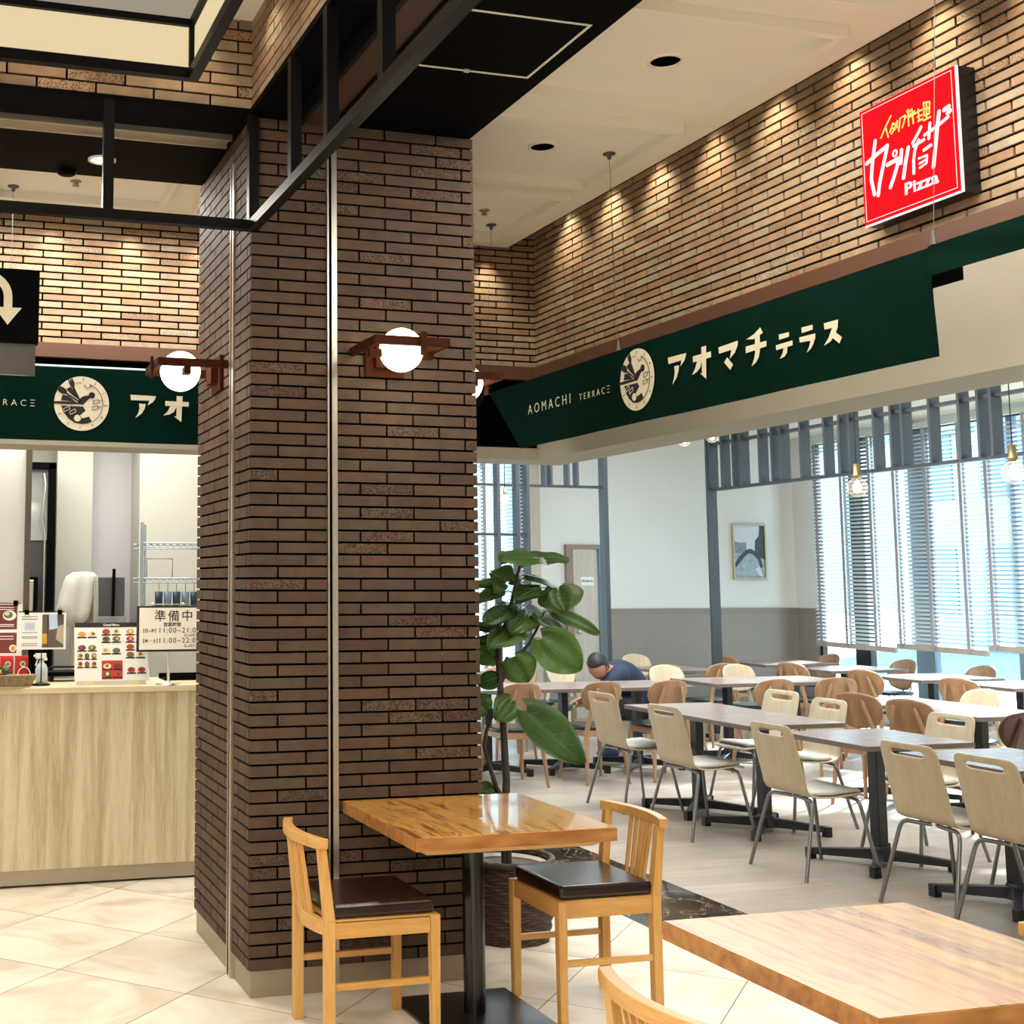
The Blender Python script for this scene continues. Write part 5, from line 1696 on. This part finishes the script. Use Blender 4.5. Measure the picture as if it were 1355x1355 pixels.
def make_slat_chair():
    t = thing('slat_chair', 'chair', 'chair')
    hx, hy, q = 0.195, 0.205, 0.036
    for sy in (-1, 1):
        MB().bar((-hx, hy * sy - 0.018 * sy, 0), (-hx, hy * sy - 0.018 * sy, 0.44), q, q).bar((-hx, hy * sy - 0.018 * sy, 0.44), (-hx - 0.028, hy * sy - 0.018 * sy, 0.69), q, q, 0.03, 0.03).build('leg', HONEY, t, 0.002)
        MB().bar((hx, hy * sy - 0.018 * sy, 0), (hx, hy * sy - 0.018 * sy, 0.44), 0.03, 0.03, q, q).build('leg', HONEY, t, 0.002)
        MB().box(-hx + q / 2, hx - q / 2, hy * sy - 0.018 * sy - 0.012, hy * sy - 0.018 * sy + 0.012, 0.378, 0.438).build('side_rail', HONEYB, t, 0.002)
        MB().box(-hx + q / 2, hx - q / 2, hy * sy - 0.018 * sy - 0.009, hy * sy - 0.018 * sy + 0.009, 0.205, 0.228).build('stretcher', HONEYB, t, 0.002)
    MB().box(hx - 0.013, hx + 0.013, -hy + q, hy - q, 0.378, 0.438).build('front_rail', HONEYX, t, 0.002)
    # curved rear seat rail and crest rail
    def arc(xo, bow, z0, z1, th, half):
        b = MB()
        N = 12
        fr, bk = [], []
        for i in range(N + 1):
            y = -half + 2 * half * i / N
            x = xo - bow * (1 - (y / half) ** 2)
            fr.append((x + th / 2, y)); bk.append((x - th / 2, y))
        poly = fr + bk[::-1]
        b.prism(poly, (0, 0, z0), X, Y, Z * (z1 - z0))
        return b
    arc(-hx, 0.03, 0.385, 0.438, 0.022, hy - q).build('rear_rail', HONEYX, t, 0.002)
    arc(-hx - 0.028, 0.045, 0.686, 0.722, 0.036, hy + 0.012).build('crest_rail', HONEYX, t, 0.004)
    for i, y in enumerate((-0.07, -0.035, 0.0, 0.035, 0.07)):
        bowt = 0.045 * (1 - (y / 0.217) ** 2)
        bowb = 0.03 * (1 - (y / 0.169) ** 2)
        MB().bar((-hx - bowb, y * 0.85, 0.43), (-hx - 0.028 - bowt, y, 0.692), 0.009, 0.015).build('back_slat', HONEY, t, 0.001, 1)
    MB().box(-hx + 0.005, hx + 0.008, -hy + 0.006, hy - 0.006, 0.432, 0.442).build('seat_board', HONEYB, t)
    MB().box(-hx + 0.008, hx + 0.002, -hy + 0.012, hy - 0.012, 0.442, 0.492).build('cushion', LEATH, t, 0.016, 4)
    return t


fc = Placer(make_slat_chair())
GF = 'slat back chairs at the slab tables'
fc.put('honey wood slat chair left of the table at the pillar, before the brick face', (1.60, 4.50, 0), 0, GF)
fc.put('honey wood slat chair right of the table at the pillar, before the plant basket', (2.505, 4.535, 0), PI, GF)
fc.put('honey wood slat chair of which only the back rail shows at the bottom edge', (1.78, 2.51, 0), 0, GF)
fc.put('honey wood slat chair of which only a rail tip shows at the right edge', (2.60, 2.575, 0), PI, GF)

# ------------------------------------------------------------------ potted plant
STEM = mat('plant_bark', '3A3026', 0.7, var=0.25, scale=25, bump=0.3)
LEAF, ln_, ll_, lp_ = new_mat('plant_leaf')
lp_.inputs['Roughness'].default_value = 0.42
at_ = ln_.new('ShaderNodeTexCoord')
nz_ = ln_.new('ShaderNodeTexNoise'); nz_.inputs['Scale'].default_value = 7; nz_.inputs['Detail'].default_value = 4
gi_ = ln_.new('ShaderNodeNewGeometry')
cr_ = ln_.new('ShaderNodeValToRGB')
cr_.color_ramp.elements[0].color = lin('22381B'); cr_.color_ramp.elements[1].color = lin('587A36')
mm_ = ln_.new('ShaderNodeMix'); mm_.data_type = 'FLOAT'; mm_.inputs[0].default_value = 0.55
ll_.new(at_.outputs['Object'], nz_.inputs['Vector']); ll_.new(nz_.outputs['Fac'], mm_.inputs[2]); ll_.new(gi_.outputs['Random Per Island'], mm_.inputs[3])
ll_.new(mm_.outputs[0], cr_.inputs['Fac']); ll_.new(cr_.outputs['Color'], lp_.inputs['Base Color'])
tl_ = ln_.new('ShaderNodeBsdfTranslucent'); ll_.new(cr_.outputs['Color'], tl_.inputs['Color'])
ms_ = ln_.new('ShaderNodeMixShader'); ms_.inputs[0].default_value = 0.3
ll_.new(lp_.outputs[0], ms_.inputs[1]); ll_.new(tl_.outputs[0], ms_.inputs[2]); ll_.new(ms_.outputs[0], ln_['Material Output'].inputs['Surface'])
VEIN = mat('leaf_vein', '5F7A42', 0.5)
BASK = wood('dark_woven_seagrass', '5A4230', '2C1E15', 'x', 20, 0.7, ratio=4)
POTC = Vector((2.64, 5.48, 0))


def W(px, py, dy=0.0):
    """plant-local point from the survey grid of the plant (38 px a metre-tenth)"""
    return Vector((2.755 + (px - 690) * 0.00399, 5.5 + dy, 1.697 - (py - 745) * 0.00352)) - POTC


def Q(cx, cy, dy=0.0):
    return W(620 + cx * 0.2656, 700 + cy * 0.2656, dy)


pl = thing('potted_plant', 'large leafed indoor plant in a dark woven basket beside the pillar', 'plant', POTC)
k = MB()
for i in range(26):
    f = i / 25
    r = 0.175 + 0.030 * math.sin(f * 1.9 + 0.25)
    pts = [((r + 0.004 * math.sin(14 * a + i * 2.2)) * math.cos(a), (r + 0.004 * math.sin(14 * a + i * 2.2)) * math.sin(a), 0.008 + f * 0.335 + 0.0022 * math.sin(9 * a + i)) for a in [2 * PI * j / 56 for j in range(57)]]
    k.tube(pts, 0.0085, 6)
k.lathe([(0.0, 0.004), (0.17, 0.004), (0.19, 0.17), (0.193, 0.32)], n=32)
r = 0.208
k.tube([(r * math.cos(a), r * math.sin(a), 0.352 + 0.003 * math.sin(30 * a)) for a in [2 * PI * j / 48 for j in range(49)]], 0.014, 8)
k.build('basket', BASK, pl)
MB().lathe([(0.17, 0.05), (0.186, 0.335), (0.178, 0.335), (0.168, 0.20), (0.0, 0.202)], n=32, caps=False).build('inner_pot', mat('white_pot', 'DAD8D0', 0.5), pl)
MB().lathe([(0.169, 0.215), (0.0, 0.225)], n=24, caps=False).build('soil', mat('dark_soil', '2A211A', 0.95, bump=0.8, scale=60), pl)
k = MB()
S = lambda *p: [Q(*q_) for q_ in p]
k.tube([Vector((0.02, 0.02, 0.21))] + S((168, 1330), (172, 1250), (166, 1100), (160, 950), (152, 800), (142, 650), (146, 580), (175, 490), (205, 400), (225, 310), (245, 220), (258, 175)), [0.019, 0.019, 0.018, 0.017, 0.016, 0.015, 0.013, 0.012, 0.011, 0.010, 0.008, 0.007, 0.005], 10)
k.tube([Vector((0.0, 0.02, 0.21))] + S((150, 1320), (125, 1280), (95, 1180), (68, 1070), (80, 1000), (120, 900), (148, 850)), [0.013, 0.013, 0.012, 0.011, 0.010, 0.009, 0.008, 0.006], 8)
k.tube(S((152, 770), (190, 690), (235, 640), (290, 580), (345, 480), (372, 415)), [0.011, 0.010, 0.009, 0.008, 0.006, 0.004], 8)
k.tube(S((185, 705), (130, 650), (75, 600)), [0.006, 0.005, 0.003], 6)
k.build('stem', STEM, pl)


def leaf(kb, kv, ks, base, tip, wd, nrm, att, fold=0.10, droop=0.12, seed=0):
    """one broad heart-shaped leaf from base to tip, its face towards nrm, with raised main veins and a leaf stalk"""
    base, tip, nrm = Vector(base), Vector(tip), Vector(nrm)
    d = tip - base
    L = d.length
    d.normalize()
    sd = d.cross(nrm)
    if sd.length < 1e-3:
        sd = d.cross(Vector((0.2, 1, 0.3)))
    sd.normalize()
    nn = sd.cross(d).normalized()
    if nn.dot(nrm) < 0:
        nn, sd = -nn, -sd
    M_, N_ = 12, 10
    rr = random.Random(seed)
    ph = rr.uniform(0, 6)

    def pt(s, c, up=0.0):
        half = wd / 2 * (math.sin(PI * min(1, max(0, s)) ** 0.72) ** 0.62 if 0 < s < 1 else 0)
        back = -0.16 * L * abs(c) ** 1.5 * max(0, 1 - s * 3.2)
        a = s * L + back
        z = -fold * wd * abs(c) * 0 + fold * wd * (abs(c) - 0.3) * 0.6 - droop * L * (s - 0.35) ** 2 * 1.4
        z += 0.022 * wd * 4 * math.sin(s * 11 + c * 2 + ph) * abs(c) * 0.35 + 0.012 * math.sin(c * 7 + ph)
        return base + d * a + sd * (c * half) + nn * (z + up)
    vs, fs = [], []
    for i in range(M_ + 1):
        s = 0.012 + 0.985 * i / M_
        for j in range(N_ + 1):
            vs.append(pt(s, -1 + 2 * j / N_))
    for i in range(M_):
        for j in range(N_):
            a = i * (N_ + 1) + j
            fs.append((a, a + 1, a + N_ + 2, a + N_ + 1))
    kb._add(vs, fs, 0, True)
    kv.tube([pt(s, 0, 0.002) for s in (0.03, 0.2, 0.4, 0.6, 0.8, 0.95)], [0.0022, 0.002, 0.0017, 0.0014, 0.001, 0.0006], 5)
    for s0 in (0.06, 0.25, 0.45, 0.65):
        for sg_ in (-1, 1):
            kv.tube([pt(s0, 0, 0.0015), pt(s0 + 0.09, 0.4 * sg_, 0.0018), pt(min(0.97, s0 + 0.2), 0.82 * sg_, 0.0018)], [0.0013, 0.001, 0.0006], 4)
    if att is not None:
        att = Vector(att)
        mid = (att + base) / 2 + Z * 0.01
        ks.tube([att, mid, base], [0.0035, 0.003, 0.0024], 6)


CAMD = Vector((-0.42, -0.9, 0.0))
UP = Vector((0, -0.35, 1))
UC = Vector((-0.25, -0.75, 0.6))
kb, kv, ks = MB(), MB(), MB()
LV = [  # base, tip, depth base, depth tip, width, facing, stalk from
    ((345, 140), (120, 150), 0, -0.10, 0.22, UP, (258, 178)), ((330, 150), (532, 140), 0.02, 0.06, 0.17, UP, (258, 195)),
    ((275, 160), (415, 92), 0.05, 0.25, 0.20, UP, (255, 180)), ((190, 262), (95, 222), 0, -0.05, 0.15, CAMD, (235, 255)),
    ((222, 262), (275, 230), 0.05, 0.1, 0.10, CAMD, (240, 250)), ((285, 235), (520, 298), 0, 0.10, 0.17, UP, (228, 300)),
    ((425, 295), (425, 412), -0.03, -0.10, 0.22, CAMD, (225, 315)), ((345, 300), (185, 352), -0.02, -0.10, 0.15, UP, (222, 320)),
    ((180, 320), (48, 365), 0.02, 0.08, 0.13, UP, (222, 320)), ((185, 275), (50, 280), 0.05, 0.15, 0.12, UP, (235, 260)),
    ((205, 400), (55, 470), 0, -0.06, 0.16, UP, (205, 400)), ((215, 395), (268, 375), 0.06, 0.15, 0.12, UP, (208, 395)),
    ((275, 430), (170, 515), -0.02, -0.08, 0.16, UC, (200, 410)), ((300, 430), (508, 525), -0.02, 0.04, 0.18, UP + Y * -0.3, (345, 480)),
    ((418, 420), (665, 522), 0, 0.02, 0.12, CAMD + Z * 0.9, (372, 418)), ((250, 500), (55, 575), 0, -0.10, 0.16, UP, (172, 495)),
    ((190, 510), (60, 480), 0.08, 0.2, 0.12, UP, (176, 490)), ((250, 540), (60, 575), 0.06, 0.16, 0.16, UP, (150, 560)),
    ((330, 545), (490, 700), -0.05, -0.12, 0.21, CAMD, (300, 565)), ((205, 640), (275, 765), -0.02, -0.03, 0.17, CAMD, (190, 690)),
    ((145, 600), (80, 672), 0.04, 0.1, 0.13, CAMD, (143, 600)), ((140, 740), (60, 775), 0, 0.05, 0.09, CAMD, (150, 745)),
    ((250, 900), (515, 1160), -0.06, -0.10, 0.20, CAMD + Z * 0.35, (160, 945)), ((190, 850), (95, 935), -0.03, -0.08, 0.13, CAMD, (155, 850)),
    ((110, 900), (55, 850), 0.05, 0.1, 0.12, CAMD, (120, 900)), ((65, 1295), (130, 1305), 0.05, 0.0, 0.10, CAMD, None)]
for i, (b0, t0, d0, d1, wd, nr, att) in enumerate(LV):
    leaf(kb, kv, ks, Q(*b0, d0), Q(*t0, d1), wd, nr, Q(*att) if att else None, seed=i)
fo = kb.build('foliage', LEAF, pl)
kv.build('leaf_veins', VEIN, fo)
ks.build('leaf_stalks', mat('leaf_stalk', '5B6A38', 0.5), pl)

# ------------------------------------------------------------------ the bent man
SKIN = mat('skin', 'A8755A', 0.5, var=0.05, scale=12)
HAIR = mat('black_hair', '17130F', 0.55, var=0.3, scale=60, bump=0.3)
NAVY = mat('navy_shirt', '1C2740', 0.8, var=0.12, scale=14, bump=0.08)
TROU = mat('dark_trousers', '171A24', 0.8, var=0.1, scale=14)
SHOE = mat('blue_trainer', '2C3C5E', 0.6)


def skin_mesh(name, pts, edges, radii, m_, parent, root=0, lv=2):
    me = bpy.data.meshes.new(name)
    me.from_pydata([tuple(p) for p in pts], edges, [])
    o = bpy.data.objects.new(name, me)
    C.objects.link(o)
    if parent:
        o.parent = parent
    sk = o.modifiers.new('skin', 'SKIN')
    if not me.skin_vertices:
        me.attributes.new('skin', 'FLOAT', 'POINT') if False else None
    lay = me.skin_vertices[0] if me.skin_vertices else None
    if lay is None:
        bpy.context.view_layer.objects.active = o
        bpy.ops.mesh.customdata_skin_add()
        lay = me.skin_vertices[0]
    for i, r in enumerate(radii):
        rr_ = r if isinstance(r, tuple) else (r, r)
        lay.data[i].radius = rr_
        lay.data[i].use_root = (i == root)
    sk.use_smooth_shade = True
    ss = o.modifiers.new('smooth', 'SUBSURF')
    ss.levels, ss.render_levels = lv, lv
    me.materials.append(m_)
    return o


man = thing('person', 'man in a navy shirt bent over behind the grey table, wiping low down', 'person', (6.45, 10.9, 0))
O = Vector((6.45, 10.9, 0))
V = lambda x, y, z: Vector((x, y, z)) - O
P_ = dict(pel=V(6.70, 11.08, .44), sp=V(6.70, 11.06, .61), ch=V(6.48, 10.94, .735), nk=V(6.24, 10.76, .80), hb=V(6.16, 10.69, .79),
          sr=V(6.33, 10.68, .755), er=V(6.04, 10.56, .62), wr=V(5.82, 10.54, .545),
          sl=V(6.44, 11.05, .72), el=V(6.42, 10.86, .60), wl=V(6.28, 10.66, .58),
          hr=V(6.60, 10.94, .43), kr=V(6.10, 10.62, .46), ar=V(6.22, 10.66, .09), hl=V(6.76, 11.16, .42), kl=V(6.42, 11.14, .30), al=V(6.66, 11.22, .09))
names = list(P_)
idx = {n_: i for i, n_ in enumerate(names)}
E_ = [('pel', 'sp'), ('sp', 'ch'), ('ch', 'nk'), ('nk', 'hb'), ('ch', 'sr'), ('sr', 'er'), ('er', 'wr'), ('ch', 'sl'), ('sl', 'el'), ('el', 'wl'), ('pel', 'hr'), ('hr', 'kr'), ('kr', 'ar'), ('pel', 'hl'), ('hl', 'kl'), ('kl', 'al')]
R_ = dict(pel=.11, sp=.10, ch=.10, nk=.055, hb=.05, sr=.06, er=.04, wr=.027, sl=.06, el=.04, wl=.027, hr=.08, kr=.055, ar=.038, hl=.08, kl=.055, al=.038)
# hands: palm, four fingers and a thumb grown from each wrist
pts = [P_[n_] for n_ in names]
rad = [R_[n_] for n_ in names]
eds = [(idx[a], idx[b_]) for a, b_ in E_]
for wn_, el_ in (('wr', 'er'), ('wl', 'el')):
    wv = P_[wn_]
    d = (wv - P_[el_]).normalized()
    sd = d.cross(Z).normalized()
    dn = sd.cross(d).normalized()
    if dn.z > 0:
        dn = -dn
    pts.append(wv + d * 0.05); rad.append((0.034, 0.018)); pi = len(pts) - 1
    eds.append((idx[wn_], pi))
    for f, (off, ln2) in enumerate(((-0.03, 0.065), (-0.01, 0.078), (0.01, 0.074), (0.03, 0.058))):
        a = wv + d * 0.095 + sd * off
        pts += [a, a + d * ln2 * 0.5 + dn * 0.014, a + d * ln2 * 0.75 + dn * 0.04]
        rad += [0.0105, 0.0095, 0.008]
        n0 = len(pts) - 3
        eds += [(pi, n0), (n0, n0 + 1), (n0 + 1, n0 + 2)]
    a = wv + d * 0.045 + sd * -0.04 + dn * 0.012
    pts += [a, a + d * 0.035 + sd * -0.012 + dn * 0.02]
    rad += [0.012, 0.009]
    n0 = len(pts) - 2
    eds += [(pi, n0), (n0, n0 + 1)]
body = skin_mesh('body', pts, eds, rad, SKIN, man, 0)
# head with nose, brow, ears, mouth
hc = V(6.08, 10.63, .835)
fd = Vector((-0.62, -0.50, -0.60)).normalized()      # where the face looks
up_ = Vector((-0.45, -0.25, 0.86))
up_ = (up_ - fd * up_.dot(fd)).normalized()
rt = fd.cross(up_).normalized()
HM = Matrix((rt, fd, up_)).transposed()
hv, hf = [], []
N = 24
for i in range(17):
    th = PI * i / 16
    for j in range(N):
        a = 2 * PI * j / N
        x, y, z = math.sin(th) * math.cos(a), math.sin(th) * math.sin(a), math.cos(th)
        X_, Y_, Z_ = x * 0.084, y * 0.105, z * 0.126
        if z < 0:
            X_ *= 1 - 0.28 * (-z) ** 1.5
            Y_ *= 1 - 0.12 * (-z)
        if y > 0.6:
            g_ = math.exp(-((x * 3.2) ** 2))
            Y_ += 0.026 * g_ * math.exp(-((z + 0.18) / 0.16) ** 2)      # nose
            Y_ += 0.008 * math.exp(-((z - 0.22) / 0.09) ** 2)            # brow
            Y_ -= 0.012 * math.exp(-((abs(x) - 0.36) / 0.16) ** 2) * math.exp(-((z - 0.06) / 0.09) ** 2)   # eye hollows
            Y_ += 0.008 * math.exp(-((x * 2.6) ** 2)) * math.exp(-((z + 0.5) / 0.07) ** 2)  # lips
            Y_ += 0.008 * math.exp(-((x * 2.6) ** 2)) * math.exp(-((z + 0.85) / 0.1) ** 2)  # chin
        hv.append(hc + HM @ Vector((X_, Y_, Z_)))
for i in range(16):
    for j in range(N):
        hf.append((i * N + j, (i + 1) * N + j, (i + 1) * N + (j + 1) % N, i * N + (j + 1) % N))
k = MB()
k._add(hv, hf, 0, True)
for s_ in (-1, 1):
    k.sphere(hc + HM @ Vector((0.078 * s_, -0.005, -0.005)), 0.03, 12, 0, (0.45, 0.7, 1.05))
hd = k.build('head', SKIN, body)
k = MB()
for s_ in (-1, 1):
    k.sphere(hc + HM @ Vector((0.03 * s_, 0.082, 0.008)), 0.011, 10)
k.build('eyes', mat('eye_dark', '1A1412', 0.2), body)
hv2, hf2 = [], []
rr = random.Random(2)
for i in range(13):
    th = PI * 0.58 * i / 12
    for j in range(N):
        a = 2 * PI * j / N
        x, y, z = math.sin(th) * math.cos(a), math.sin(th) * math.sin(a), math.cos(th)
        cut = 1.0 if y < 0.25 or z > 0.42 else 0.86
        jit = 1 + 0.03 * math.sin(j * 2.4 + i * 1.7)
        hv2.append(hc + HM @ Vector((x * 0.098 * cut * jit, y * 0.118 * cut - 0.008, z * 0.140 * jit if z > 0 else z * 0.128)))
for i in range(12):
    for j in range(N):
        hf2.append((i * N + j, (i + 1) * N + j, (i + 1) * N + (j + 1) % N, i * N + (j + 1) % N))
k = MB(); k._add(hv2, hf2, 0, True)
k.build('hair', HAIR, man)
def smooth_path(ps, rs, n=6):
    """Catmull-Rom through the joints, with the radii eased between them"""
    out, ro = [], []
    q_ = [ps[0]] + ps + [ps[-1]]
    for i in range(len(ps) - 1):
        a, b_, c_, d_ = q_[i], q_[i + 1], q_[i + 2], q_[i + 3]
        for j in range(n):
            t_ = j / n
            out.append(0.5 * ((2 * b_) + (c_ - a) * t_ + (2 * a - 5 * b_ + 4 * c_ - d_) * t_ ** 2 + (3 * b_ - a - 3 * c_ + d_) * t_ ** 3))
            ro.append(rs[i] + (rs[i + 1] - rs[i]) * t_)
    return out + [ps[-1]], ro + [rs[-1]]


k = MB()
tp, trr = smooth_path([P_['pel'] - Z * 0.02, P_['pel'].lerp(P_['sp'], 0.5), P_['sp'], P_['sp'].lerp(P_['ch'], 0.55) + Z * 0.02, P_['ch'] + Z * 0.005, P_['ch'].lerp(P_['nk'], 0.75)], [0.135, 0.148, 0.15, 0.155, 0.145, 0.075])
k.tube(tp, trr, 20)
for s_, e_, d_ in (('sr', 'er', 1), ('sl', 'el', -1)):
    ap, ar_ = smooth_path([P_['ch'].lerp(P_[s_], 0.35), P_[s_], P_[s_].lerp(P_[e_], 0.5), P_[s_].lerp(P_[e_], 0.95)], [0.10, 0.09, 0.068, 0.056])
    k.tube(ap, ar_, 16)
shirt_ = k.build('shirt', NAVY, man)
rm_ = shirt_.modifiers.new('round', 'REMESH')
rm_.mode = 'VOXEL'; rm_.voxel_size = 0.013; rm_.use_smooth_shade = True
sm_ = shirt_.modifiers.new('soften', 'SMOOTH')
sm_.factor = 0.5; sm_.iterations = 8
tr = ['pel', 'hr', 'kr', 'ar', 'hl', 'kl', 'al']
ti = {n_: i for i, n_ in enumerate(tr)}
skin_mesh('trousers', [P_[n_] for n_ in tr], [(ti[a], ti[b_]) for a, b_ in (('pel', 'hr'), ('hr', 'kr'), ('kr', 'ar'), ('pel', 'hl'), ('hl', 'kl'), ('kl', 'al'))], [.145, .1, .075, .058, .1, .075, .058], TROU, man)
for n_, d in (('ar', Vector((-0.9, -0.4, 0))), ('al', Vector((-0.3, -0.9, 0)))):
    a = P_[n_]
    d.normalize()
    k = MB()
    k.sphere(Vector((a.x, a.y, 0.05)) + d * 0.06, 0.05, 16, 0, (1.0 + 1.3 * abs(d.x), 1.0 + 1.3 * abs(d.y), 0.95))
    k.build('shoe', SHOE, man)
tag(MB().sphere((0, 0, 0), 0.045, 14, 0, (1.1, 0.8, 0.9)).build('cleaning_cloth', mat('green_cloth', '5E9A86', 0.8), loc=(5.70, 10.52, 0.49)), 'green wiping cloth held low in the man’s hand', 'cloth')
